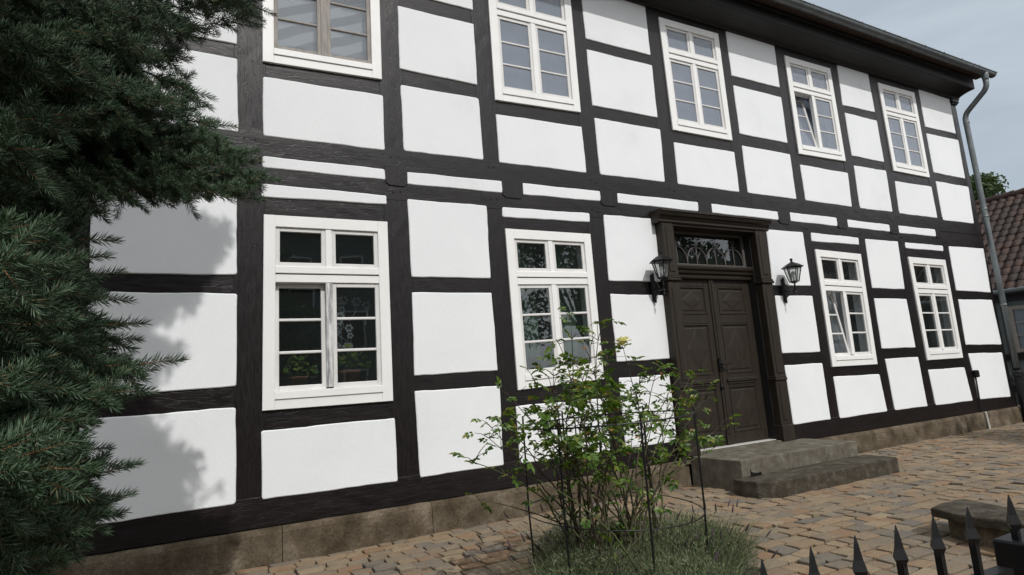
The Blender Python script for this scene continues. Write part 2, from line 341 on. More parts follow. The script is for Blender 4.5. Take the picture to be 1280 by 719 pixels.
# the yard beyond the corner
def yard():
    mb = MB(); y = 0.0
    while y < 5:
        h = .15; x = 13.9
        while x < 18:
            wd = random.uniform(.15, .25); mb.box(x + .01, x + wd - .01, y + .01, y + h - .01, -.03, random.gauss(0, .003), .006); x += wd
        y += h
    return mb
struct(yard().build('yard_paving', M['paving']))
bed = MB(); n = 40
vs = [(2.6, -2.42, .04)]
for r, z in ((.5, .045), (.9, .02), (1.03, -.025)):
    for k in range(n): t = 2 * math.pi * k / n; vs.append((2.6 + .86 * r * math.cos(t) + random.gauss(0, .01), -2.42 + .74 * r * math.sin(t), z + random.gauss(0, .008)))
fs = [(0, 1 + k, 1 + (k + 1) % n) for k in range(n)]
for r in range(2):
    for k in range(n): fs.append((1 + r * n + k, 1 + (r + 1) * n + k, 1 + (r + 1) * n + (k + 1) % n, 1 + r * n + (k + 1) % n))
bed.add(vs, fs); struct(bed.build('flower_bed', M['soil'], smooth=True))

# ------------------------------------------------------------------ the half-timbered house
Q = {
 'U1b': ((0.579, 4.418), (1.750, 4.432), (1.750, 3.820), (0.579, 3.816)),
 'U2m': ((1.952, 5.521), (2.868, 5.522), (2.864, 4.755), (1.946, 4.773)),
 'U2b': ((1.947, 4.589), (2.868, 4.596), (2.883, 3.852), (1.952, 3.841)),
 'U3b': ((3.077, 4.437), (4.279, 4.459), (4.287, 3.855), (3.078, 3.847)),
 'U4m': ((4.473, 5.554), (5.567, 5.553), (5.563, 4.782), (4.476, 4.779)),
 'U4b': ((4.488, 4.613), (5.583, 4.617), (5.560, 3.866), (4.496, 3.857)),
 'U5w': ((5.785, 6.334), (6.958, 6.347), (6.957, 4.639), (5.804, 4.638)),
 'U5b': ((5.807, 4.464), (6.980, 4.472), (6.971, 3.858), (5.789, 3.861)),
 'U6t': ((7.150, 6.475), (8.249, 6.496), (8.233, 5.712), (7.149, 5.707)),
 'U6m': ((7.156, 5.555), (8.228, 5.550), (8.218, 4.773), (7.150, 4.779)),
 'U6b': ((7.162, 4.599), (8.233, 4.596), (8.228, 3.859), (7.150, 3.863)),
 'U7w': ((8.452, 6.312), (9.627, 6.319), (9.633, 4.641), (8.439, 4.625)),
 'U7b': ((8.445, 4.452), (9.658, 4.444), (9.617, 3.850), (8.441, 3.861)),
 'U8t': ((9.867, 6.442), (10.764, 6.466), (10.771, 5.705), (9.836, 5.685)),
 'U8m': ((9.858, 5.554), (10.781, 5.550), (10.783, 4.767), (9.856, 4.771)),
 'U8b': ((9.863, 4.601), (10.792, 4.612), (10.769, 3.849), (9.839, 3.843)),
 'U9w': ((11.008, 6.317), (12.183, 6.335), (12.167, 4.624), (11.015, 4.630)),
 'U9b': ((11.017, 4.443), (12.193, 4.455), (12.194, 3.842), (10.973, 3.842)),
 'U10t': ((12.389, 6.452), (13.501, 6.433), (13.483, 5.687), (12.383, 5.671)),
 'U10m': ((12.374, 5.540), (13.529, 5.561), (13.499, 4.743), (12.372, 4.749)),
 'U10b': ((12.386, 4.584), (13.562, 4.584), (13.494, 3.825), (12.376, 3.817)),
 'Sb': ((1.964, 3.613), (3.105, 3.627), (3.092, 3.487), (1.970, 3.480)),
 'Sc': ((3.352, 3.631), (4.481, 3.638), (4.460, 3.505), (3.346, 3.491)),
 'Sd': ((4.726, 3.638), (6.133, 3.639), (6.111, 3.500), (4.702, 3.507)),
 'Se': ((6.360, 3.633), (7.749, 3.630), (7.742, 3.495), (6.348, 3.501)),
 'Sf': ((8.007, 3.637), (9.162, 3.635), (9.147, 3.491), (7.986, 3.497)),
 'Sg': ((9.416, 3.623), (10.606, 3.614), (10.592, 3.485), (9.393, 3.494)),
 'Sh': ((10.850, 3.616), (12.039, 3.618), (12.033, 3.482), (10.829, 3.481)),
 'W1w': ((0.582, 3.044), (1.743, 3.053), (1.735, 1.268), (0.564, 1.267)),
 'G1b': ((0.557, 1.097), (1.749, 1.106), (1.757, 0.515), (0.561, 0.522)),
 'G2t': ((1.967, 3.317), (2.882, 3.319), (2.876, 2.497), (1.978, 2.492)),
 'G2m': ((1.975, 2.333), (2.874, 2.338), (2.888, 1.502), (1.963, 1.497)),
 'G2b': ((1.958, 1.345), (2.898, 1.340), (2.886, 0.529), (1.977, 0.522)),
 'W2s': ((3.076, 3.321), (4.275, 3.339), (4.268, 3.225), (3.071, 3.204)),
 'W2w': ((3.088, 3.068), (4.249, 3.073), (4.254, 1.334), (3.107, 1.280)),
 'G4t': ((4.483, 3.337), (5.300, 3.344), (5.299, 2.507), (4.471, 2.503)),
 'G4m': ((4.472, 2.343), (5.314, 2.331), (5.304, 1.528), (4.473, 1.524)),
 'G5t': ((7.437, 3.332), (8.258, 3.341), (8.260, 2.503), (7.405, 2.495)),
 'G5m': ((7.423, 2.349), (8.257, 2.350), (8.246, 1.508), (7.405, 1.515)),
 'G5b': ((7.417, 1.348), (8.249, 1.342), (8.250, 0.526), (7.425, 0.522)),
 'W3s': ((8.448, 3.344), (9.653, 3.330), (9.638, 3.208), (8.441, 3.206)),
 'W3w': ((8.472, 3.078), (9.621, 3.050), (9.579, 1.264), (8.458, 1.276)),
 'G6b': ((8.460, 1.131), (9.610, 1.108), (9.657, 0.527), (8.464, 0.519)),
 'G7t': ((9.830, 3.319), (10.770, 3.325), (10.725, 2.484), (9.805, 2.491)),
 'G7m': ((9.809, 2.323), (10.723, 2.318), (10.741, 1.492), (9.790, 1.504)),
 'G7b': ((9.830, 1.339), (10.763, 1.334), (10.788, 0.517), (9.866, 0.526)),
 'W4s': ((10.987, 3.322), (12.200, 3.319), (12.185, 3.213), (10.978, 3.214)),
 'W4w': ((10.980, 3.060), (12.161, 3.046), (12.141, 1.262), (11.006, 1.267)),
 'G8b': ((10.998, 1.106), (12.153, 1.094), (12.223, 0.504), (11.039, 0.511)),
 'G9t': ((12.400, 3.321), (13.669, 3.335), (13.614, 2.460), (12.376, 2.484)),
 'G9m': ((12.387, 2.320), (13.597, 2.316), (13.629, 1.455), (12.350, 1.487)),
 'G9b': ((12.371, 1.332), (13.584, 1.305), (13.578, 0.479), (12.473, 0.509)),
 'G0t': ((-0.737, 3.273), (0.352, 3.301), (0.361, 2.474), (-0.721, 2.459)),
 'G0m': ((-0.726, 2.312), (0.363, 2.303), (0.359, 1.495), (-0.711, 1.467)),
 'G0b': ((-0.743, 1.305), (0.357, 1.314), (0.360, 0.518), (-0.738, 0.508)),
}

S = .64; H0 = 1.3376
def ZU(z): return z * S + H0
Z = dict(Utt=8.006, Uwt=7.799, Utb=6.817, Umt=6.58, Umb=5.367, Uwb=5.151, Ubt=5.093, Ub1t=4.855, Ubb=3.926, St=3.579, Sb=3.37, Gtt=3.104, Wsb=2.927, Wwt=2.686,
         Gtb=1.805, Gmt=1.551, Gmb=.253, Gbt=-.001, Wwb=-.106, Gb1t=-.365, Gbb=-1.279, PL=-1.634)
Z = {k: ZU(v) for k, v in Z.items()}
def rect(x0, x1, zt, zb): return ((x0, Z[zt]), (x1, Z[zt]), (x1, Z[zb]), (x0, Z[zb]))
XC = dict(G0=(-.74, .36), U0=(-.74, .36), U1=(.575, 1.75), U2=(1.95, 2.87), U3=(3.075, 4.282), U4=(4.48, 5.565), U5=(5.79, 6.965), U6=(7.148, 8.23), U10=(12.39, 13.52))
Q['U1w'] = ((.570, 6.33), (1.748, 6.33), Q['U1b'][1][:1] + (4.628,), (.577, 4.632))
b1 = (aty(476.8, 100.5, 0), aty(328, 77.9, 0)); Q['U1w'] = ((.575, 6.33), (1.752, 6.33), (b1[0].x, b1[0].z), (b1[1].x, b1[1].z))
b3 = (aty(725, 141.5, 0), aty(618, 125.8, 0)); Q['U3w'] = ((3.075, 6.33), (4.28, 6.33), (b3[0].x, b3[0].z), (b3[1].x, b3[1].z))
Q['U2t'] = rect(1.945, 2.87, 'Utt', 'Utb'); Q['U4t'] = ((4.47, Z['Utt']), (5.567, Z['Utt']), (5.565, 5.70), (4.475, 5.703))
Q['U0b'] = rect(-.74, .36, 'Ubt', 'Ubb'); Q['U0b'] = ((-.74, 4.56), (.353, 4.555), (.366, 3.821), (-.74, 3.83))
Q['U0m'] = ((-.74, 5.52), (.35, 5.52), (.35, 4.70), (-.74, 4.71)); Q['U0t'] = rect(-.74, .36, 'Utt', 'Utb')
Q['Sa'] = ((.57, 3.615), (1.742, 3.618), (1.755, 3.50), (.57, 3.50))
Q['W1s'] = ((.565, 3.345), (1.748, 3.335), (1.748, 3.24), (.565, 3.215))
Q['G3b'] = ((3.075, 1.115), (4.262, 1.115), (4.262, .52), (3.075, .52))
Q['G4b'] = ((4.48, 1.335), (5.265, 1.335), (5.275, .52), (4.48, .52))
for n_, (a_, b_) in (('V', (-2.2, -1.03)), ('X', (-3.6, -2.45))):
    for k_ in ('t', 'm', 'b'):
        Q['U' + n_ + k_] = rect(a_, b_, 'U' + k_ + 't', 'U' + k_ + 'b'); Q['G' + n_ + k_] = rect(a_, b_, 'G' + k_ + 't', 'G' + k_ + 'b')
    XC['G' + n_] = XC['U' + n_] = (a_, b_)
house = thing('half_timbered_house', (6.5, 3, 0), 'long two storey half timbered house with white panels and dark beams', 'house')

def panel_mesh(q, seed):
    rnd = random.Random(seed); c = .005 + rnd.random() * .009
    pts = [Vector((p[0], 0, p[1])) for p in q]; ol = []
    for i in range(4):   # walk TL TR BR BL with rounded corners and wavy edges
        a, b = pts[i], pts[(i + 1) % 4]; d = (b - a); ln = d.length; d.normalize(); nrm = Vector((-d.z, 0, d.x))
        p0, p1 = a + d * c * 1.6, b - d * c * 1.6
        k = max(2, int(ln / .09)); ph = rnd.random() * 9
        for j in range(k + 1):
            t = j / k; wob = (math.sin(t * ln * 7 + ph) * .0022 + rnd.gauss(0, .0012)) * (1 if 0 < j < k else .4)
            ol.append(p0.lerp(p1, t) + nrm * wob)
        ctr = sum(pts, Vector()) / 4
        nx = pts[(i + 2) % 4] - b; nx.normalize(); ol.append(b - d * c * .45 + nx * c * .45)
    ctr = sum(ol, Vector()) / len(ol); n = len(ol); V = []; F = []
    for (ins, y) in ((0, .06), (0, -.001), (.003, -.007), (.009, -.0105)):
        for p in ol:
            d = (ctr - p); L_ = Vector((math.copysign(min(abs(d.x), ins), d.x), 0, math.copysign(min(abs(d.z), ins), d.z)))
            V.append((p.x + L_.x, y, p.z + L_.z))
    for r in range(3):
        for i in range(n): j = (i + 1) % n; F.append((r * n + i, r * n + j, (r + 1) * n + j, (r + 1) * n + i))
    F.append(tuple(range(3 * n, 4 * n))); F.append(tuple(range(n))[::-1])
    mb = MB(); mb.add(V, F); mb.fix = True; return mb
for i, (n_, q) in enumerate(Q.items()):
    if n_[-1] == 'w': continue
    panel_mesh(q, i).build('infill_panel', M['plaster'], house)

def beam(q, yf, m, name, seed, depth=.11, along='x'):
    """timber with a slightly wavy hewn face; q = TL TR BR BL (x,z)"""
    rnd = random.Random(seed); tl, tr, br, bl = [Vector((p[0], 0, p[1])) for p in q]
    ln = (tr - tl).length if along == 'x' else (tl - bl).length
    k = max(3, int(ln / .14)); V = []; F = []; ph = rnd.random() * 9
    for i in range(k + 1):
        t = i / k
        a, b = (tl.lerp(tr, t), bl.lerp(br, t)) if along == 'x' else (bl.lerp(tl, t), br.lerp(tr, t))
        d = (b - a).normalized(); e1 = math.sin(t * ln * 2.2 + ph) * .003 + rnd.gauss(0, .0012); e2 = math.sin(t * ln * 1.7 + ph * 2) * .003 + rnd.gauss(0, .0012)
        a = a + d * e1; b = b + d * e2; c = .006; yo = rnd.gauss(0, .0006)
        prof = [(a, depth), (a, yf + c), (a + d * c, yf), (a.lerp(b, .35), yf - .0008 + yo), (a.lerp(b, .68), yf - .0006 - yo), (b - d * c, yf), (b, yf + c), (b, depth)]
        V += [(p.x, y, p.z) for p, y in prof]
    for i in range(k):
        for j in range(8): F.append((i * 8 + j, i * 8 + (j + 1) % 8, (i + 1) * 8 + (j + 1) % 8, (i + 1) * 8 + j))
    F += [tuple(range(8)), tuple(range(k * 8, k * 8 + 8))]
    mb = MB(); mb.add(V, F); mb.fix = True
    return mb.build(name, m, house)
def side(col, s, lo=None):
    xs = []
    for n_, q in Q.items():
        if n_[:-1] == col or (n_[:-1] == 'W' + col[1:] and col[0] == 'W'):
            xs += [q[1][0], q[2][0]] if s == 'R' else [q[0][0], q[3][0]]
    return sum(xs) / len(xs)
OVX = .03
def post(l, r, z0, z1, sd, lean=0.0):
    beam(((l - OVX + lean, z1), (r + OVX + lean, z1), (r + OVX, z0), (l - OVX, z0)), 0.0, M['timber_v'], 'timber_post', sd, along='z')
gcols = ['GX', 'GV', 'G0', 'W1', 'G2', 'W2', 'G4', None, 'G5', 'W3', 'G7', 'W4', 'G9']
ucols = ['UX', 'UV', 'U0', 'U1', 'U2', 'U3', 'U4', 'U5', 'U6', 'U7', 'U8', 'U9', 'U10']
for cols, z0, z1 in ((gcols, Z['Gbb'], Z['Gtt']), (ucols, Z['Ubb'], Z['Utt'])):
    for i in range(len(cols) - 1):
        if cols[i] is None or cols[i + 1] is None: continue
        post(side(cols[i], 'R'), side(cols[i + 1], 'L'), z0 - .02, z1 + .02, i * 7 + int(z0 * 10))
XE = 13.72
post(5.29, 5.33, .30, Z['Gtt'], 51); post(7.25, 7.415, .30, Z['Gtt'], 52)
post(-3.95, -3.62, .30, Z['Utt'] + .02, 53)
beam(((13.50, Z['Gtt'] + .02), (XE, Z['Gtt'] + .02), (XE, Z['Gbb'] - .02), (13.58, Z['Gbb'] - .02)), 0.0, M['timber_v'], 'timber_post', 54, along='z')
beam(((13.49, Z['Utt'] + .02), (XE, Z['Utt'] + .02), (XE, Z['Ubb'] - .02), (13.49, Z['Ubb'] - .02)), 0.0, M['timber_v'], 'timber_post', 55, along='z')
# rails between panels
def rail(a, b, sd):
    A, B = Q[a], Q[b]
    tl, tr, br, bl = A[3], A[2], B[1], B[0]
    e = .02
    beam(((tl[0] - e, tl[1] + .03), (tr[0] + e, tr[1] + .03), (br[0] + e, br[1] - .03), (bl[0] - e, bl[1] - .03)), .005, M['timber_h'], 'timber_rail', sd)
pairs = [('U0m', 'U0b'), ('U0t', 'U0m'), ('U1w', 'U1b'), ('U2t', 'U2m'), ('U2m', 'U2b'), ('U3w', 'U3b'), ('U4t', 'U4m'), ('U4m', 'U4b'), ('U5w', 'U5b'), ('U6t', 'U6m'), ('U6m', 'U6b'),
         ('U7w', 'U7b'), ('U8t', 'U8m'), ('U8m', 'U8b'), ('U9w', 'U9b'), ('U10t', 'U10m'), ('U10m', 'U10b'),
         ('G0t', 'G0m'), ('G0m', 'G0b'), ('W1s', 'W1w'), ('W1w', 'G1b'), ('G2t', 'G2m'), ('G2m', 'G2b'), ('W2s', 'W2w'), ('W2w', 'G3b'), ('G4t', 'G4m'), ('G4m', 'G4b'),
         ('G5t', 'G5m'), ('G5m', 'G5b'), ('W3s', 'W3w'), ('W3w', 'G6b'), ('G7t', 'G7m'), ('G7m', 'G7b'), ('W4s', 'W4w'), ('W4w', 'G8b'), ('G9t', 'G9m'), ('G9m', 'G9b')]
for c_ in ('UV', 'UX', 'GV', 'GX'): pairs += [(c_ + 't', c_ + 'm'), (c_ + 'm', c_ + 'b')]
for i, (a, b) in enumerate(pairs): rail(a, b, 200 + i)
for u_ in ('U1w', 'U3w', 'U5w', 'U7w', 'U9w'):   # header over each upper window
    q = Q[u_]; beam(((q[0][0] - .02, Z['Utt'] + .1), (q[1][0] + .02, Z['Utt'] + .1), (q[1][0] + .02, q[1][1] - .03), (q[0][0] - .02, q[0][1] - .03)), .005, M['timber_h'], 'timber_rail', int(q[0][0] * 31))
# long level beams, in lengths scarfed together
def long_beam(cuts, zt, zb, yf, name, sd):
    for i in range(len(cuts) - 1):
        beam(((cuts[i], zt), (cuts[i + 1] - .002, zt), (cuts[i + 1] - .002, zb), (cuts[i], zb)), yf + random.gauss(0, .0008), M['timber_h'], name, sd + i)
ZP = Z['PL']
long_beam([-3.95, 2.9, 5.22], Z['Gbb'] + .03, ZP, -.006, 'sill_beam', 300); long_beam([7.3, XE], Z['Gbb'] + .03, ZP, -.006, 'sill_beam', 310)
long_beam([-3.95, 2.82, 6.9, 11.9, XE], Z['Sb'] + .045, Z['Gtt'] - .035, -.004, 'storey_beam', 320)
long_beam([-3.95, 4.55, 7.2, 12.2, XE], Z['Ubb'] + .035, Z['St'] - .035, -.006, 'storey_beam', 330)
long_beam([-3.95, 5.0, XE], Z['Utt'] + .3, Z['Utt'] - .03, -.004, 'eaves_beam', 340)
beam(((-3.95, Z['St'] + .05), (.545, Z['St'] + .05), (.545, Z['Sb'] - .05), (-3.95, Z['Sb'] - .05)), .0, M['timber_h'], 'storey_beam', 350)
beam(((12.06, Z['St'] + .05), (XE, Z['St'] + .05), (XE, Z['Sb'] - .05), (12.06, Z['Sb'] - .05)), .0, M['timber_h'], 'storey_beam', 351)
# joist ends between the two storey beams
sq = ['Sa', 'Sb', 'Sc', 'Sd', 'Se', 'Sf', 'Sg', 'Sh']
for i in range(len(sq)):
    l = (Q[sq[i]][1][0] + Q[sq[i]][2][0]) / 2; r = (Q[sq[i + 1]][0][0] + Q[sq[i + 1]][3][0]) / 2 if i < 7 else 12.2
    zt = Q[sq[i]][1][1] + .02; zb = Q[sq[i]][2][1] - (.05 if i < 5 else .03); rnd = random.Random(i); mb = MB()
    poly = [(l - .012, zt), (r + .012, zt), (r + .008, zb + .03), (r - .03, zb), (l + .035, zb), (l - .006, zb + .03)]
    yf = -.016 if i < 7 else -.012
    mb.prism(poly, yf, 'y', .1); mb.build('joist_end', M['timber_v'], house)

# oak pegs where posts meet the long beams
def mid(a_, b_): return (side(a_, 'R') + side(b_, 'L')) / 2
pg = 0
for cols, z_ in ((ucols, Z['Ubb'] - .075), (gcols, Z['Gtt'] + .075)):
    for i in range(2, len(cols) - 1):
        if cols[i] is None or cols[i + 1] is None: continue
        xm_ = mid(cols[i], cols[i + 1]); rnd = random.Random(i)
        for sx_ in (-1, 1):
            p = MB(); c_ = (xm_ + sx_ * rnd.uniform(.03, .05), z_ + rnd.gauss(0, .015)); r_ = rnd.uniform(.009, .012)
            p.prism([(c_[0] + r_ * math.cos(k * .785), c_[1] + r_ * math.sin(k * .785)) for k in range(8)], -.013, 'y', .02); p.build('wooden_peg', M['timber_v'], house); pg += 1

# plinth
PX = [(-3.95, .712), (.718, 2.057), (2.063, 3.5), (3.506, 5.36), (7.50, 9.6), (9.606, 11.75), (11.756, 13.80)]
for i, (a, b) in enumerate(PX):
    rnd = random.Random(i + 90); k = max(4, int((b - a) / .12)); V = []; F = []
    for j in range(k + 1):
        x = a + (b - a) * j / k; e = rnd.gauss(0, .003)
        prof = [(.1, -.03), (-.075 + e, -.03), (-.072 + e, .12), (-.066 + e + rnd.gauss(0, .002), .245), (-.052 + e, ZP - .018 + rnd.gauss(0, .003)), (-.03, ZP - .004 + rnd.gauss(0, .002)), (.1, ZP - .004)]
        V += [(x, y, z) for y, z in prof]
    for j in range(k):
        for m_ in range(7): F.append((j * 7 + m_, j * 7 + (m_ + 1) % 7, (j + 1) * 7 + (m_ + 1) % 7, (j + 1) * 7 + m_))
    F += [tuple(range(7)), tuple(range(k * 7, k * 7 + 7))]
    mb = MB(); mb.add(V, F); mb.fix = True; mb.build('plinth', M['plinth'], house)

# shell: other walls, floors, room partitions
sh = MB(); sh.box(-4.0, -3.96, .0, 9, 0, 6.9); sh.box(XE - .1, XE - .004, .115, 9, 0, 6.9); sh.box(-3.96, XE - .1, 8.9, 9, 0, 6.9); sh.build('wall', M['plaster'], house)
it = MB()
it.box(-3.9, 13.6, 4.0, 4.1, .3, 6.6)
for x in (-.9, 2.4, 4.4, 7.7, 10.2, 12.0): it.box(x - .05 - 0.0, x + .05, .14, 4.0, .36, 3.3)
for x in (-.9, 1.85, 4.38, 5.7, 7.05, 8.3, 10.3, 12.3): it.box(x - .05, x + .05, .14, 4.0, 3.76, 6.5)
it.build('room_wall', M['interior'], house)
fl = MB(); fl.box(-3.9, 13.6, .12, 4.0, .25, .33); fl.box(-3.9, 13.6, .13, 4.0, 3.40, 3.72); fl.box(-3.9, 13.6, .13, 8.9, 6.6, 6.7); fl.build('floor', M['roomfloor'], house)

# eaves cornice, gutter, roof
co = MB()
prof = [(.13, 6.44), (-.03, 6.44), (-.05, 6.455), (-.05, 6.48), (-.085, 6.50), (-.13, 6.515), (-.19, 6.53), (-.26, 6.54), (-.335, 6.545), (-.345, 6.56), (-.345, 6.745), (-.36, 6.76), (-.36, 6.79), (.13, 6.9)]
co.prism(prof, 13.80, 'x', -4.0); co.build('eaves_cornice', M['eave'], house)
cap = MB(); cap.box(13.50, 13.755, -.055, .1, 6.36, 6.442, .012); cap.box(13.52, 13.74, -.03, .1, 6.33, 6.362, .008); cap.build('corner_corbel', M['eave'], house)
ro = MB(); t48 = math.tan(math.radians(47)); y0, z0 = -.545, 6.80
prof = [(y0, z0), (y0, z0 + .035), (4.5, z0 + .035 + (4.5 - y0) * t48), (4.5, z0 - .10 + (4.5 - y0) * t48), (-.30, 6.80)]
ro.prism(prof, 14.02, 'x', -4.3)
ro.prism([(9.55, z0), (9.55, z0 + .035), (4.502, z0 + .035 + (4.5 - y0) * t48), (4.502, z0 - .10 + (4.5 - y0) * t48), (9.3, 6.80)], 14.02, 'x', -4.3)
ro.build('roof', M['roof_dark'], house)
gu = MB(); n = 10; R_ = .072; cy, cz = -.585, 6.80
xs = [-4.3]
while xs[-1] < 13.2: xs.append(xs[-1] + 1.25)
xs.append(14.03)
def gut(x0, x1, zf0, zf1, R_, gu):
    V = []
    for x, zf in ((x0, zf0), (x1, zf1)):
        for rr in (R_, R_ - .006):
            for k in range(n + 1): t = math.pi + math.pi * k / n; V.append((x, cy + rr * math.cos(t), cz + zf + rr * math.sin(t)))
    m_ = n + 1; F = []
    for k in range(n):
        F += [(k, k + 1, 2 * m_ + k + 1, 2 * m_ + k), (m_ + k, 3 * m_ + k, 3 * m_ + k + 1, m_ + k + 1), (k, m_ + k, m_ + k + 1, k + 1), (2 * m_ + k, 2 * m_ + k + 1, 3 * m_ + k + 1, 3 * m_ + k)]
    F += [(0, 2 * m_, 3 * m_, m_), (n, m_ + n, 3 * m_ + n, 2 * m_ + n)]
    gu.add(V, F); gu.fix = True
    gu.tube([(x0, cy - R_ - .002, cz + zf0 + .004), (x1, cy - R_ - .002, cz + zf1 + .004)], .011, 8)
for i in range(len(xs) - 1):
    f = lambda x: -.02 * (x + 4.3) / 18
    gut(xs[i], xs[i + 1] + .0, f(xs[i]), f(xs[i + 1]), R_, gu); gut(xs[i + 1] - .02, xs[i + 1] + .002, f(xs[i + 1]), f(xs[i + 1]), R_ + .004, gu)
gu.prism([(cy + R_ * math.cos(math.pi + math.pi * k / n), cz - .02 + R_ * math.sin(math.pi + math.pi * k / n)) for k in range(n + 1)], 14.034, 'x', 14.026)
gut_o = gu.build('gutter', M['zinc'], house, smooth=False)
br = MB()
x = -4.0
while x < 13.9:
    br.box(x - .012, x + .012, cy - R_ - .014, cy + R_ + .06, cz - .006, cz + .004)
    br.tube([(x, cy + (R_ + .006) * math.cos(math.pi + math.pi * k / 8), cz - .004 + (R_ + .006) * math.sin(math.pi + math.pi * k / 8)) for k in range(9)], .005, 5); x += .62
br.build('gutter_bracket', M['zinc'], gut_o)
dp = MB(); px_, py_ = 13.70, -.13
dp.lathe([(.062, 0), (.066, -.05), (.052, -.12), (.050, -.17)], (px_ + .0, cy, cz - .05), 16)
def arcpts(pts, r=.09, k=5):
    out_ = [Vector(pts[0])]
    for i in range(1, len(pts) - 1):
        a, b, c = Vector(pts[i - 1]), Vector(pts[i]), Vector(pts[i + 1]); p0 = b + (a - b).normalized() * r; p1 = b + (c - b).normalized() * r
        for j in range(k + 1): t = j / k; out_.append(p0.lerp(b, t).lerp(b.lerp(p1, t), t))
    out_.append(Vector(pts[-1])); return out_
dpts = arcpts([(px_, cy, 6.62), (px_, cy, 6.44), (px_ - .01, py_, 6.06), (px_ + .01, py_, 3.0), (px_ + .03, py_, 1.0)], .11)
dp.tube(dpts, .049, 14)
for z in (5.9, 4.1, 3.95, 2.2): dp.lathe([(.05, -.02), (.056, -.015), (.056, .015), (.05, .02)], (lerp(px_ + .01, px_, (z - 3) / 3) if z > 3 else px_ + .012, py_, z), 14)
dp.build('downpipe', M['zinc'], house, smooth=True)
sp = MB(); sp.lathe([(.055, 0.0), (.055, .86), (.075, .87), (.075, .95), (.06, .96), (.052, .97)], (px_ + .03, py_, -.02), 16); sp.build('standpipe', M['iron'], house, smooth=False)
jb = MB(); jb.box(12.39, 12.49, -.075, 0, .90, 1.03, .015); jb.tube([(12.42, -.03, .92), (12.40, -.03, .30)], .012, 8); jb.build('junction_box', M['iron'], house)
cd = MB(); cd.tube([(12.395, -.09, .30), (12.41, -.10, .0)], .018, 8); cd.build('cable_conduit', M['conduit'], house)

# ------------------------------------------------------------------ windows
def bil(q):
    tl, tr, br, bl = q
    def f(a, b, y):   # a across, b down (0..1)
        x = lerp(lerp(tl[0], tr[0], a), lerp(bl[0], br[0], a), b); z = lerp(lerp(tl[1], tr[1], a), lerp(bl[1], br[1], a), b)
        return (x, y, z)
    return f
def wbox(mb, f, a0, a1, b0, b1, y0, y1, ch=.004):
    """chamfered bar in window coordinates, front at y0"""
    W = abs(f(1, 0, 0)[0] - f(0, 0, 0)[0]); Hh = abs(f(0, 1, 0)[2] - f(0, 0, 0)[2]); ca = min(ch / W, (a1 - a0) * .4); cb = min(ch / Hh, (b1 - b0) * .4)
    V = [f(a0, b0, y1), f(a1, b0, y1), f(a1, b1, y1), f(a0, b1, y1), f(a0, b0, y0 + ch), f(a1, b0, y0 + ch), f(a1, b1, y0 + ch), f(a0, b1, y0 + ch),
         f(a0 + ca, b0 + cb, y0), f(a1 - ca, b0 + cb, y0), f(a1 - ca, b1 - cb, y0), f(a0 + ca, b1 - cb, y0)]
    F = [(0, 1, 2, 3), (8, 11, 10, 9)]
    for i in range(4):
        j = (i + 1) % 4; F += [(i, i + 4, j + 4, j), (i + 4, i + 8, j + 8, j + 4)]
    mb.add(V, F); mb.fix = True
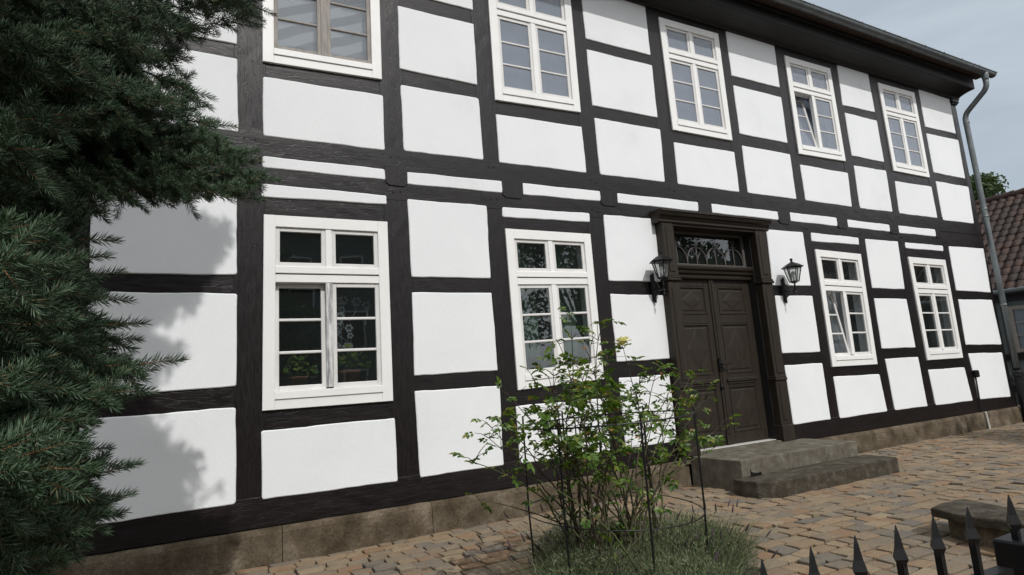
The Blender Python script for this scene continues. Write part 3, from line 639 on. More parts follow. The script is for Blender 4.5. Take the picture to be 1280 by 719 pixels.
def window(q, tilt=None, gm='glass', sashm='sash', postm=None, label=None, sashtilt=.10, casing=(.080, .072), y_off=0):
    f = bil(q); W = q[1][0] - q[0][0]; Hh = q[0][1] - q[3][1]
    a = .092 / W * 1.0 if W > 1 else .085; a = .088; t = .062; bt = .055
    cs = MB(); Y0 = -.024
    wbox(cs, f, 0, a, 0, 1, Y0, .1); wbox(cs, f, 1 - a, 1, 0, 1, Y0, .1); wbox(cs, f, a - .001, 1 - a + .001, 0, t, Y0 + .002, .1); wbox(cs, f, a - .001, 1 - a + .001, 1 - bt, 1, Y0 + .002, .1)
    wbox(cs, f, a, 1 - a, .315, .356, Y0 + .006, .1)         # transom
    w_ = cs.build('window', M['white'], house)
    sill = MB(); wbox(sill, f, a - .004, 1 - a + .004, .912, .95, Y0 - .010, .05); sill.build('drip_sill', M['white'], w_)
    sill = MB(); wbox(sill, f, a - .002, 1 - a + .002, .272, .309, Y0 - .004, .05); sill.build('drip_sill', M['white'], w_)
    mull = .028; st = .034; cm = MB(); wbox(cm, f, .5 - mull, .5 + mull, .355, .905, -.014, .04)
    cm.build('centre_post', M[postm or ('oldsash' if sashm == 'oldsash' else 'white')], w_)
    cm = MB(); wbox(cm, f, .5 - mull * .9, .5 + mull * .9, t, .275, -.014, .04); cm.build('centre_post', M['oldsash' if sashm == 'oldsash' else 'white'], w_)
    def sash(a0, a1, b0, b1, rows, tl=0.0):
        za = f(.5, b1, 0)[2]
        def g(a_, b_, y):
            p = f(a_, b_, y)
            if tl: # tilted inwards about the bottom edge
                hgt = p[2] - za; yy = p[1] + .01
                return (p[0], .012 + yy * math.cos(tl) + hgt * math.sin(tl), za + hgt * math.cos(tl) - yy * math.sin(tl))
            return p
        yb = -.004; s_ = MB(); sw = st; sb = st * W / Hh
        wbox(s_, g, a0, a0 + sw, b0, b1, yb, .035); wbox(s_, g, a1 - sw, a1, b0, b1, yb, .035)
        wbox(s_, g, a0 + sw - .001, a1 - sw + .001, b0, b0 + sb, yb + .001, .035); wbox(s_, g, a0 + sw - .001, a1 - sw + .001, b1 - sb * 1.2, b1, yb + .001, .035)
        gb0, gb1 = b0 + sb, b1 - sb * 1.2; mt = .0075
        for r_ in range(1, rows):
            c_ = lerp(gb0, gb1, r_ / rows); wbox(s_, g, a0 + sw - .001, a1 - sw + .001, c_ - mt, c_ + mt, yb + .003, .028, .006)
        s_.build('sash', M[sashm], w_)
        for r_ in range(rows):
            c0, c1 = lerp(gb0, gb1, r_ / rows), lerp(gb0, gb1, (r_ + 1) / rows)
            j = [random.gauss(0, .0009) for _ in range(3)]
            P_ = MB(); vs = []
            for yy in (.010, .014):
                for (aa, bb, jj) in ((a0 + sw - .004, c0, 0), (a1 - sw + .004, c0, j[0]), (a1 - sw + .004, c1, j[1]), (a0 + sw - .004, c1, j[1] - j[0])): vs.append(g(aa, bb, yy + jj))
            P_.add(vs, [(0, 3, 2, 1), (4, 5, 6, 7), (0, 1, 5, 4), (1, 2, 6, 5), (2, 3, 7, 6), (3, 0, 4, 7)]); P_.fix = True; P_.build('pane', M[gm], w_)
    sash(a, .5 - mull + .004, t, .275, 1); sash(.5 + mull - .004, 1 - a, t, .275, 1)
    sash(a, .5 - mull + .004, .357, .912, 3, sashtilt if tilt == 'L' else 0); sash(.5 + mull - .004, 1 - a, .357, .912, 3)
    bk = MB()   # inner lining boards round the opening
    for (x0, x1, z0, z1) in ((0, a, 0, 1), (1 - a, 1, 0, 1), (a, 1 - a, 0, t), (a, 1 - a, 1 - bt, 1)): wbox(bk, f, x0, x1, z0, z1, .102, .16)
    bk.build('lining', M['white'], w_)
    return w_
window(Q['U1w'], sashm='oldsash', gm='glass_clear'); window(Q['U3w'], gm='glass_sky_sheen'); window(Q['U5w'], gm='glass_sky_sheen'); window(Q['U7w'], tilt='L', sashtilt=.15, gm='glass_sky_sheen'); window(Q['U9w'], gm='glass_sky_sheen')
window(Q['W1w'], tilt='L', postm='flaky', sashtilt=.035); window(Q['W2w']); window(Q['W3w'], tilt='L', sashtilt=.15); window(Q['W4w'])

def curtain(x0, x1, z0, z1, y, m, label, waves=9, amp=.018, group=None, name='curtain', cat='curtain', skew=0):
    k = int(waves * 10); V = []; F = []; rnd = random.Random(int(x0 * 100)); ph = rnd.random() * 6
    rows = 6
    for r_ in range(rows + 1):
        t = r_ / rows
        for i in range(k + 1):
            u = i / k; x = lerp(x0, x1, u) + skew * (1 - t) * 0
            V.append((x + skew * t * (1 - u), y + amp * math.sin(u * waves * 6.28 + ph + .5 * math.sin(u * 9)) * (.6 + .4 * t), lerp(z1, z0, t)))
    n_ = k + 1
    for r_ in range(rows):
        for i in range(k): F.append((r_ * n_ + i, r_ * n_ + i + 1, (r_ + 1) * n_ + i + 1, (r_ + 1) * n_ + i))
    b = len(V); V += [(x, yy + .003, z) for x, yy, z in V]; F += [tuple(i + b for i in f_)[::-1] for f_ in F]
    mb = MB(); mb.add(V, F); o = mb.build(name, M[m], smooth=True); tag(o, label, cat, group); return o
def wq(n_): q = Q[n_]; return q[3][0] + .05, q[1][0] - .05, q[3][1] + .06, q[0][1] - .06
for n_, lb, m_ in (('U1w', 'pale blind with diagonal bands behind the weathered grey upper window', 'blind'), ('U3w', 'smooth grey net curtain behind the upper window left of the widest roof gap', 'net'),
               ('U5w', 'grey net curtain behind the upper window above the front door', 'net'), ('U7w', 'grey net curtain behind the upper window with the tilted sash', 'net'),
               ('U9w', 'grey net curtain behind the upper window nearest the downpipe', 'net')):
    if n_ == 'U3w': lb = 'bluish net curtain behind the upper window over the rose bush'
    x0, x1, z0, z1 = wq(n_); curtain(x0, x1, z0, z1, .27 if n_ == 'U7w' else (.20 if m_ == 'blind' else .10), m_, lb, waves=3 if m_ == 'blind' else 7, amp=.006, group='curtains in the upper windows')
x0, x1, z0, z1 = wq('W2w')
curtain(x0, x0 + .42, z0 + .3, z1, .24, 'green_cloth', 'green curtain on the left side of the window behind the rose bush', waves=5)
curtain(x1 - .40, x1 + .1, z0 + .3, z1, .24, 'green_cloth', 'green curtain on the right side of the window behind the rose bush', waves=5)
x0, x1, z0, z1 = wq('W3w')
curtain(x0 + .05, x1 + .05, z0, z1 - .2, .42, 'white_cloth', 'white gathered drape behind the ground floor window with the tilted sash', waves=8, amp=.03, skew=.3)
x0, x1, z0, z1 = wq('W1w')
lc = MB(); rnd = random.Random(4)
for i in range(16):   # lace motif: flowers worked into a hanging panel
    cx, cz = rnd.uniform(x0 + .55, x1 - .1), rnd.uniform(z0 + .45, z0 + 1.0); r_ = rnd.uniform(.018, .035)
    for k in range(6):
        t = k / 6 * 6.28; c_ = (cx + math.cos(t) * r_, cz + math.sin(t) * r_)
        lc.add([(c_[0] + math.cos(a_ * 1.047) * r_ * .5, .2 + .002 * k, c_[1] + math.sin(a_ * 1.047) * r_ * .5) for a_ in range(6)], [(0, 1, 2, 3, 4, 5)])
    lc.tube([(cx, .205, cz), (cx + rnd.gauss(0, .03), .205, cz - .1), (cx + rnd.gauss(0, .03), .205, cz - .2)], .003, 4)
tag(lc.build('lace_curtain', M['lace']), 'lace flower motifs hanging in the large ground floor window', 'curtain')
def potted(x, y, z, s, label):
    t = thing('potted_plant', (x, y, z), label, 'plant', 'window sill plants')
    p = MB(); p.lathe([(.06 * s, 0), (.085 * s, .11 * s), (.092 * s, .11 * s), (.092 * s, .13 * s), (.08 * s, .13 * s), (.075 * s, .11 * s)], (x, y, z), 18); p.build('pot', M['pot'], t, smooth=True)
    l_ = MB()
    for i in range(60):
        th = random.uniform(0, 6.28); el = random.uniform(.1, 1.4); r_ = random.uniform(.08, .2) * s
        c = Vector((x + math.cos(th) * math.cos(el) * r_, y + math.sin(th) * math.cos(el) * r_ * .6, z + .14 * s + math.sin(el) * r_)); a = Vector((random.gauss(0, 1), random.gauss(0, 1), random.gauss(0, 1))).normalized() * .035 * s
        b = a.orthogonal().normalized() * .025 * s; l_.add([c - a, c + b, c + a, c - b], [(0, 1, 2, 3)])
        if i % 4 == 0: l_.tube([(x, y, z + .1 * s), c], .002, 4)
    l_.build('foliage', M['rose_leaf'], t)
wsill = MB()
potted(1.37, .2, Z['Wwb'] + .155, 1.25, 'terracotta potted plant behind the right pane of the large ground floor window')
potted(.90, .2, Z['Wwb'] + .155, 1.0, 'leafy potted plant behind the left pane of the large ground floor window')
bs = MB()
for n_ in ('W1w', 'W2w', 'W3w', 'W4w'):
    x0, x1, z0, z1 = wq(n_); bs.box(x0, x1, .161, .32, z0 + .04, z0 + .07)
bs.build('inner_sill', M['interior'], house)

# ------------------------------------------------------------------ door
XD0, XD1, ZD0, ZD1, YD = 5.49, 7.035, .375, 2.575, .09
xm = 6.262
sr = MB()   # surround
def pil(x0, x1):
    m_ = MB(); m_.box(x0, x1, -.13, .10, .56, 2.50, .006)
    wd = x1 - x0
    m_.box(x0 - .012, x1 + .012, -.15, .10, .34, .56, .008); m_.box(x0 + .05, x1 - .05, -.14, -.128, 1.25, 2.42, .006)
    m_.box(x0 + .05, x1 - .05, -.14, -.128, .62, 1.12, .006); m_.box(x0 - .012, x1 + .012, -.152, .10, 1.15, 1.19, .008); m_.box(x0 - .006, x1 + .006, -.145, .10, 1.192, 1.212, .005)
    m_.box(x0 - .016, x1 + .016, -.158, .10, 2.50, 2.535, .008); m_.box(x0 - .008, x1 + .008, -.148, .10, 2.537, 2.56, .006)
    m_.box(x0, x1, -.132, .10, 2.562, 3.262, .006); m_.box(x0 + .05, x1 - .05, -.142, -.13, 2.62, 3.2, .006); return m_
ds = pil(5.30, 5.495).build('door_surround', M['door'], house)
pil(7.035, 7.245).build('pilaster', M['door'], ds)
hd = MB(); hd.prism([(.0, 3.262), (-.14, 3.262), (-.15, 3.275), (-.15, 3.30), (-.165, 3.315), (-.17, 3.335), (-.20, 3.345), (-.215, 3.37), (-.215, 3.385), (-.235, 3.39), (-.235, 3.415), (-.0, 3.43)], 7.30, 'x', 5.235)
hd.box(5.496, 7.034, -.12, .10, 3.235, 3.261); hd.build('door_cornice', M['door_h'], ds)
jb_ = MB(); jb_.box(5.496, 5.51, -.02, .16, .36, 3.234); jb_.build('jamb', M['eave'], ds); jb_ = MB(); jb_.box(7.02, 7.034, -.02, .16, .36, 3.234); jb_.build('jamb', M['eave'], ds)
tr_ = MB(); tr_.prism([(.14, 2.575), (.04, 2.575), (.03, 2.60), (.035, 2.625), (.0, 2.64), (-.01, 2.665), (.02, 2.675), (-.01, 2.70), (-.02, 2.73), (-.015, 2.75), (.14, 2.76)], 7.019, 'x', 5.511); tr_.build('transom', M['door_h'], ds)
def leaf(x0, x1, mirror, name='door_leaf'):
    m_ = MB(); st_ = .115; Hh = ZD1 - ZD0; f_ = lambda b: ZD1 - Hh * b
    m_.box(x0, x1, YD + .018, YD + .05, ZD0, ZD1)                     # panel ground
    m_.box(x0, x0 + st_, YD, YD + .02, ZD0, ZD1, .004); m_.box(x1 - st_, x1, YD, YD + .02, ZD0, ZD1, .004)
    rails = [(0, .045), (.22, .275), (.585, .66), (.935, 1)]
    for a_, b_ in rails: m_.box(x0 + st_, x1 - st_, YD + .001, YD + .02, f_(b_), f_(a_), .004)
    m_.box(x0 + st_ - .03, x1 - st_ + .03, YD - .025, YD + .002, f_(.635), f_(.61), .01); m_.box(x0 + st_ - .015, x1 - st_ + .015, YD - .012, YD + .002, f_(.648), f_(.6355), .005)
    o = m_.build(name, M['door'], house)
    for (a_, b_) in ((.045, .22), (.275, .585), (.66, .935)):
        X0, X1, Z1, Z0 = x0 + st_, x1 - st_, f_(a_), f_(b_)
        mo = MB(); b_w = .028
        for ins, y in ((0, YD + .018),): pass
        rings = [(0.0, YD + .017), (.004, YD - .004), (.018, YD - .006), (.030, YD + .012), (.050, YD + .012), (.066, YD + .004)]
        V_ = []
        for ins, y in rings: V_ += [(X0 + ins, y, Z0 + ins), (X1 - ins, y, Z0 + ins), (X1 - ins, y, Z1 - ins), (X0 + ins, y, Z1 - ins)]
        F_ = []
        for r_ in range(len(rings) - 1):
            for k in range(4): F_.append((r_ * 4 + k, r_ * 4 + (k + 1) % 4, (r_ + 1) * 4 + (k + 1) % 4, (r_ + 1) * 4 + k))
        o_ = len(V_) - 4; ins = .066; cx, cz = (X0 + X1) / 2, (Z0 + Z1) / 2
        # lozenge field rising to a point
        i0 = len(V_); V_ += [(cx, YD + .004, Z0 + ins), (X1 - ins, YD + .004, cz), (cx, YD + .004, Z1 - ins), (X0 + ins, YD + .004, cz)]
        j0 = len(V_); e_ = .8; V_ += [(cx, YD - .001, lerp(cz, Z0 + ins, e_)), (lerp(cx, X1 - ins, e_), YD - .001, cz), (cx, YD - .001, lerp(cz, Z1 - ins, e_)), (lerp(cx, X0 + ins, e_), YD - .001, cz)]
        V_.append((cx, YD - .007, cz)); c_ = len(V_) - 1
        F_ += [(o_, i0, i0 + 3), (o_ + 1, i0 + 1, i0), (o_ + 2, i0 + 2, i0 + 1), (o_ + 3, i0 + 3, i0 + 2)]
        for k in range(4): F_ += [(i0 + k, i0 + (k + 1) % 4, j0 + (k + 1) % 4, j0 + k), (j0 + k, j0 + (k + 1) % 4, c_)]
        mo.add(V_, F_); mo.fix = True; mo.build('door_panel', M['door'], o)
    return o
lf = leaf(XD0 + .025, xm - .003, False); rf = leaf(xm + .003, XD1 - .02, True)
ast = MB(); ast.box(xm - .045, xm + .04, YD - .022, YD - .001, ZD0 + .12, ZD1, .008); ast.box(xm - .012, xm + .012, YD - .034, YD - .021, ZD0 + .12, ZD1, .008)
ast.box(xm - .06, xm + .055, YD - .03, YD - .001, ZD0 + .01, ZD0 + .12, .006); ast.build('astragal', M['door'], lf)
hz = 1.42
hn = MB(); hn.box(xm - .05, xm - .005, YD - .04, YD - .022, hz - .09, hz + .09, .004); hn.tube([(xm - .03, YD - .04, hz), (xm - .03, YD - .085, hz), (xm + .02, YD - .095, hz), (xm + .12, YD - .09, hz + .01)], [.010, .010, .011, .009], 8)
hn.tube([(xm - .03, YD - .05, hz - .02), (xm - .01, YD - .06, hz - .06), (xm + .03, YD - .055, hz - .07)], .006, 6); hn.build('handle', M['iron'], lf, smooth=False)
kh = MB(); kh.lathe([(.028, 0), (.028, .01), (.02, .014)], (0, 0, 0), 16); kh.v = [(xm - .03 + x, YD - .022 - z, 1.12 + y) for x, y, z in kh.v]; kh.build('keyhole_plate', M['iron'], lf)
fg = MB(); fg.box(5.512, 7.018, YD + .03, YD + .036, 2.76, 3.234); fgo = fg.build('fanlight', M['glass'], house)
ff = MB(); ff.box(5.511, 5.55, YD - .005, YD + .028, 2.761, 3.234, .004); ff.box(6.98, 7.019, YD - .005, YD + .028, 2.761, 3.234, .004); ff.box(5.551, 6.979, YD - .004, YD + .028, 3.2, 3.234, .004); ff.box(5.551, 6.979, YD - .004, YD + .028, 2.761, 2.785, .004)
nA = 4; aw = (6.98 - 5.55) / nA; zb = 2.785
for i in range(nA):
    cx = 5.55 + aw * (i + .5)
    for sgn in (-1, 1):
        pts = []
        for k in range(13):
            t = k / 12 * math.radians(100); r_ = aw * .5 * (1.05)
            pts.append((cx - sgn * (aw * .5) * math.cos(t * .93), YD + .012, zb + .235 * math.sin(min(t, 1.57)) ** .9 - (.0 if t < 1.57 else 0)))
        ff.tube(pts, .0085, 6)
    ff.tube([(cx, YD + .012, zb), (cx, YD + .012, zb + .30)], .0085, 6)
    for sgn in (-1, 1): ff.tube([(cx, YD + .012, zb + .24), (cx + sgn * .035, YD + .012, zb + .275), (cx + sgn * .05, YD + .012, zb + .26)], .006, 5)
    for k in range(7):
        t = k / 7 * 6.28; c_ = Vector((cx + math.cos(t) * .022, YD + .008, zb + .335 + math.sin(t) * .022)); ff.tube([c_, c_ + Vector((math.cos(t) * .016, 0, math.sin(t) * .016))], [.008, .004], 5)
ff.build('tracery', M['fan'], fgo)
sl = MB(); sl.box(5.50, 7.03, -.02, .14, .36, .370, .003); sl.build('door_sill', M['conduit'], house)
th = MB(); th.box(5.30, 7.245, -.10, .14, .25, .358, .004); th.build('threshold', M['step'], house)

# ------------------------------------------------------------------ steps
def rstone(poly, z0, z1, m, name, parent, rr=.012, worn=.004, sd=0):
    rnd = random.Random(sd); n = len(poly); P_ = []
    for i in range(n):   # subdivide outline
        a, b = Vector(poly[i]), Vector(poly[(i + 1) % n]); k = max(1, int((b - a).length / .09))
        for j in range(k): P_.append(a.lerp(b, j / k))
    c = sum(P_, Vector((0, 0))) / len(P_); n = len(P_); V = []; F = []
    nz = [rnd.gauss(0, worn) for _ in range(n)]; nz = [(nz[i - 1] + nz[i] + nz[(i + 1) % n]) / 2 for i in range(n)]
    for ins, z in ((0, z0), (0, z1 - rr * 1.5), (rr * .35, z1 - rr * .5), (rr * 1.4, z1), (.12, z1 + .002)):
        for i, p in enumerate(P_):
            d = (c - p).normalized(); q_ = p + d * (ins * 1.2 + (nz[i] if z != z0 or True else 0)); V.append((q_.x, q_.y, z + nz[i] * .5 * (z > z0 + .01)))
    for r_ in range(4):
        for i in range(n): j = (i + 1) % n; F.append((r_ * n + i, r_ * n + j, (r_ + 1) * n + j, (r_ + 1) * n + i))
    F += [tuple(range(4 * n, 5 * n)), tuple(range(n))[::-1]]
    mb = MB(); mb.add(V, F); mb.fix = True; return mb.build(name, m, parent)
steps = thing('door_steps', (6.4, -.7, 0), 'two worn grey sandstone steps in front of the brown door', 'steps')
rstone([Vector(p) for p in ((5.37, -.86), (7.46, -.86), (7.48, -.10), (5.37, -.10))], -.03, .34, M['step'], 'step', steps, .006, .0015, 1)
rstone([Vector(p) for p in ((5.22, -.98), (5.24, -1.16), (5.32, -1.27), (5.48, -1.32), (7.46, -1.34), (7.54, -1.28), (7.56, -.862), (5.22, -.862))], -.03, .165, M['slab'], 'step', steps, .007, .002, 2)
bsr = MB(); bsr.prism([(5.43, .166), (5.43, .25), (5.45, .222), (5.48, .205), (5.55, .20), (5.60, .205), (5.60, .166)], -.925, 'y', -.931)
tag(bsr.build('boot_scraper', M['iron']), 'small black iron boot scraper on the lower step', 'boot scraper')

# ------------------------------------------------------------------ wall lanterns
def lantern(px, pz, label):
    t = thing('wall_lantern', (px, -.0, pz), label, 'lantern', 'wall lanterns beside the front door')
    pl = MB(); pl.box(px - .03, px + .03, -.035, -.012, pz - .17, pz + .17, .008); pl.box(px - .018, px + .018, -.05, -.03, pz - .19, pz + .19, .006); pl.build('wall_plate', M['iron'], t)
    ar = MB(); yc = -.215; ar.tube(arcpts([(px, -.04, pz - .0), (px, -.12, pz - .05), (px, yc, pz - .04), (px, yc, pz + .09)], .05), .011, 8)
    ar.tube([(px, -.04, pz + .10), (px, -.10, pz + .05), (px, -.13, pz - .02)], .008, 6); ar.tube([(px, -.04, pz - .12), (px, -.12, pz - .06)], .009, 6)
    ar.lathe([(.0, -.11), (.012, -.10), (.006, -.08), (.016, -.06), (.01, -.045)], (px, yc, pz), 10); ar.build('arm', M['iron'], t)
    zb = pz + .085; cg = MB(); k6 = 6
    cg.lathe([(.03, -.01), (.045, 0), (.068, .006), (.068, .018), (.05, .02)], (px, yc, zb), 6)
    cg.lathe([(.118, .205), (.122, .215), (.150, .212), (.152, .222), (.09, .262), (.045, .285), (.03, .288), (.02, .30), (.012, .31), (.02, .33), (.02, .342), (.008, .35)], (px, yc, zb), 6)
    for k in range(6):
        a_ = k * math.pi / 3; cg.tube([(px + math.cos(a_) * .064, yc + math.sin(a_) * .064, zb + .015), (px + math.cos(a_) * .115, yc + math.sin(a_) * .115, zb + .21)], .0075, 5)
    cg.build('cage', M['iron'], t)
    gl = MB(); gl.lathe([(.058, .02), (.105, .205)], (px, yc, zb), 6); gl.f = gl.f[:-2]; gl.build('lamp_glass', M['lamp_glass'], t)
    bu = MB(); bu.lathe([(.012, .02), (.016, .06), (.03, .09), (.034, .12), (.028, .145), (.01, .16)], (px, yc, zb), 12); bu.build('bulb', M['bulb'], t, smooth=True)
lantern(5.141, 2.42, 'black wall lantern to the left of the front door'); lantern(7.604, 2.42, 'black wall lantern to the right of the front door')

# ------------------------------------------------------------------ neighbouring house (wing at right angles), gate, kerb, car
nb = thing('neighbour_house', (20, 2, 0), 'low house with brown red pantile roof beyond the right hand corner', 'house')
ez, rz, ex, rx = 2.86, 5.86, 18.0, 21.5
m_ = MB(); m_.box(18.25, 25, -9, 3.9, 0, 2.75); m_.prism([(18.25, 2.75), (25, 2.75), (rx, 5.6)], 3.9, 'y', -9); m_.build('wall', M['neigh_wall'], nb)
tb = MB()
for y in (3.78, 2.0, 1.72, .1, -.9, -2.6, -3.6, -5.3): tb.box(18.19, 18.26, y - .07, y + .07, 0, 2.7)
for z in (2.55, 1.08, .3): tb.box(18.20, 18.27, -9, 3.9, z, z + .16 + (.14 if z > 2 else 0))
tb.build('timber_frame', M['timber_v'], nb)
def roofsheet():
    tw, th_ = .215, .31; ln = math.hypot(rx - ex, rz - ez) + .02; rows = int(ln / th_) + 1; cols = int(13.4 / tw); ks = 8
    dx, dz = (rx - ex) / math.hypot(rx - ex, rz - ez), (rz - ez) / math.hypot(rx - ex, rz - ez); V = []; F = []
    nc = cols * ks + 1
    for r_ in range(rows):
        for (t, lift) in ((0, -.012), (0, .034), (1.04, .004)):
            for i in range(nc):
                u = (i / ks) % 1; s_ = .030 * math.sin(u * 2 * math.pi) + .010 * math.sin(u * 4 * math.pi + .6)
                k = i // ks; jit = .006 * math.sin(k * 12.9 + r_ * 78.2); bow = (.035 * math.cos((u - .28) * 2 * math.pi)) * (1 if t == 0 else .0)
                d = (r_ + t) * th_ - bow; off = lift + s_ * 1.0 + jit
                V.append((ex - .05 + d * dx - off * dz, 4.1 - i / ks * tw, ez - .02 + d * dz + off * dx))
        o = r_ * 3 * nc
        for i in range(nc - 1): F += [(o + i, o + i + 1, o + nc + i + 1, o + nc + i), (o + nc + i, o + nc + i + 1, o + 2 * nc + i + 1, o + 2 * nc + i)]
    return np.array(V), np.array(F)
V, F = roofsheet(); npmesh('roof', V, F, M['roof_tile'], nb)
rb = MB(); rb.prism([(18.0, 2.83), (21.5, 5.80), (25.2, 2.7), (25.2, 2.6), (21.5, 5.6), (18.0, 2.70)], 4.05, 'y', -9.1); rb.build('roof_boarding', M['eave'], nb)
rt = MB(); y = 4.12
while y > -9.2: rt.tube([(rx, y, rz + .02), (rx, y - .40, rz + .045)], [.10, .115], 10); y -= .37
rt.build('ridge_tiles', M['roof_tile'], nb)
gg = MB(); gg.tube([(17.93, 4.1, 2.80), (17.93, -9.1, 2.80)], .06, 10); gg.build('gutter', M['zinc'], nb)
def nwin(y0, y1, z0, z1):
    w_ = MB(); w_.box(18.13, 18.2, y0, y1, z0, z0 + .09); w_.box(18.13, 18.2, y0, y1, z1 - .09, z1); w_.box(18.131, 18.2, y0, y0 + .09, z0 + .09, z1 - .09); w_.box(18.131, 18.2, y1 - .09, y1, z0 + .09, z1 - .09)
    w_.box(18.14, 18.2, (y0 + y1) / 2 - .03, (y0 + y1) / 2 + .03, z0 + .09, z1 - .09)
    for k in (1, 2): z = lerp(z0 + .09, z1 - .09, k / 3); w_.box(18.15, 18.2, y0 + .09, (y0 + y1) / 2 - .03, z - .015, z + .015); w_.box(18.15, 18.2, (y0 + y1) / 2 + .03, y1 - .09, z - .015, z + .015)
    o = w_.build('window', M['oldsash'], nb); p = MB(); p.box(18.17, 18.175, y0 + .09, y1 - .09, z0 + .09, z1 - .09); p.build('pane', M['glass'], o)
    b_ = MB(); b_.box(18.205, 18.24, y0, y1, z0, z1); b_.build('curtain', M['net'], o)
nwin(.45, 1.62, 1.27, 2.42); nwin(-2.3, -1.1, 1.27, 2.42); nwin(-5.0, -3.8, 1.27, 2.42)

kb = MB(); kb.box(13.87, 18.0, .0, .25, -.03, .10, .02); kb.build
struct(kb.build('kerb', M['plinth']))
def spear(mb, x, y, z, hl=.093, hw=.026):
    """four sided spear point with barbs, z = tip"""
    b = z - hl
    mb.lathe([(.010, -.012), (hw * .55, 0), (hw, .016), (hw * .62, hl * .42), (hw * .30, hl * .80), (.0015, hl)], (x, y, b), 4, sx=1, sy=.75, rot=0)
gt = thing('iron_gate', (15, .5, 0), 'low black iron gate with spear tips between the two houses', 'gate')
fr = MB(); fr.box(14.05, 16.9, .50, .53, .12, .15); fr.box(14.05, 16.9, .50, .53, .70, .73); fr.build('rail', M['iron'], gt)
for i in range(20):
    x = 14.15 + i * .14; p = MB(); p.box(x - .010, x + .010, .505, .525, .05, .80); spear(p, x, .515, .92); p.build('picket', M['iron'], gt)
car = thing('parked_car', (15.9, 1.6, 0), 'silver car parked beyond the iron gate, only its front showing', 'car')
cx0, cy0 = 15.2, 2.0
bd = MB()
prof = [(0, .30), (0, .62), (.12, .72), (.9, .86), (1.0, .88), (3.9, .90), (4.1, .8), (4.15, .35)]
for yy0, yy1 in ((cy0, cy0 + 1.65),): bd.prism([(cx0 + a, b) for a, b in prof], yy1, 'y', yy0)
bo = bd.build('body', M['carpaint'], car)
gh = MB(); gh.add([(cx0 + .95, cy0 + .08, .87), (cx0 + 3.7, cy0 + .08, .87), (cx0 + 3.7, cy0 + 1.57, .87), (cx0 + .95, cy0 + 1.57, .87), (cx0 + 1.55, cy0 + .25, 1.38), (cx0 + 3.2, cy0 + .25, 1.38), (cx0 + 3.2, cy0 + 1.4, 1.38), (cx0 + 1.55, cy0 + 1.4, 1.38)],
   [(0, 1, 5, 4), (1, 2, 6, 5), (2, 3, 7, 6), (3, 0, 4, 7), (4, 5, 6, 7)]); gh.build('windows', M['rubber'], car)
for wx in (.75, 3.35):
    for wy in (0.02, 1.5):
        wh = MB(); wh.lathe([(.22, 0), (.31, .0), (.31, .16), (.22, .16)], (0, 0, 0), 20); wh.v = [(cx0 + wx + x, cy0 + wy - .03 + z, .31 + y) for x, y, z in wh.v]; wo = wh.build('wheel', M['rubber'], car)
for hy in (.25, 1.35):
    h = MB(); h.box(cx0 - .01, cx0 + .08, cy0 + hy - .12, cy0 + hy + .12, .55, .66, .02); h.build('headlight', M['bulb'], car)

# ------------------------------------------------------------------ broad leaved trees
def broadtree(x, y, hgt, cr, label, nleaf, leaf=.16, seed=1, name='broadleaf_tree', zlo=.28, cz=1.0, group=None):
    rnd = np.random.default_rng(seed); r2 = random.Random(seed)
    t = thing(name, (x, y, 0), label, 'tree', group)
    tk = MB(); pts = [(x, y, -.1)]
    for k in range(1, 7): pts.append((x + r2.gauss(0, .08) * k * .5, y + r2.gauss(0, .08) * k * .5, hgt * .85 * k / 6))
    tk.tube(pts, [hgt * .03 * (1 - k / 7.5) for k in range(7)], 10)
    cl = []
    for k in range(26):
        th_ = r2.uniform(0, 6.28); el = r2.uniform(-.5, 1.3); rr = cr * r2.uniform(.55, 1.0)
        c = Vector((x + math.cos(th_) * math.cos(el) * rr, y + math.sin(th_) * math.cos(el) * rr, hgt * (zlo + 1) / 2 + math.sin(el) * hgt * (1 - zlo) / 2 * .9))
        b = Vector(pts[2 + k % 4]); tk.tube([b, b.lerp(c, .5) + Vector((0, 0, -.1 * cr * .3)), c], [hgt * .012, hgt * .007, hgt * .002], 6); cl.append((c, cr * r2.uniform(.25, .42)))
    tk.build('trunk', M['bark'], t, smooth=True)
    P_ = []; per = nleaf // len(cl)
    for c, r_ in cl:
        d = rnd.normal(size=(per, 3)); d /= np.linalg.norm(d, axis=1)[:, None]; rad = r_ * rnd.uniform(.35, 1.15, per) ** .6; P_.append(np.array(c) + d * rad[:, None] * np.array([1, 1, .8 * cz]))
    P_ = np.concatenate(P_); n_ = len(P_)
    a = rnd.normal(size=(n_, 3)); a /= np.linalg.norm(a, axis=1)[:, None]; b = np.cross(a, rnd.normal(size=(n_, 3))); b /= np.linalg.norm(b, axis=1)[:, None]
    s_ = leaf * rnd.uniform(.6, 1.2, n_)[:, None]; V = np.stack([P_ - a * s_ * .6, P_ + b * s_ * .32, P_ + a * s_ * .6, P_ - b * s_ * .32], 1).reshape(-1, 3)
    F = np.arange(n_ * 4).reshape(-1, 4); npmesh('crown', V, F, M['tree_leaf'], t)
broadtree(30.2, 7.2, 8.7, 1.9, 'broad leaved tree rising behind the pantile roof', 12000, .16, 3, zlo=.55)
broadtree(11.6, -6.9, 6.2, 1.6, 'small broad leaved tree standing in the yard across from the last windows', 9000, .13, 5, zlo=.42)
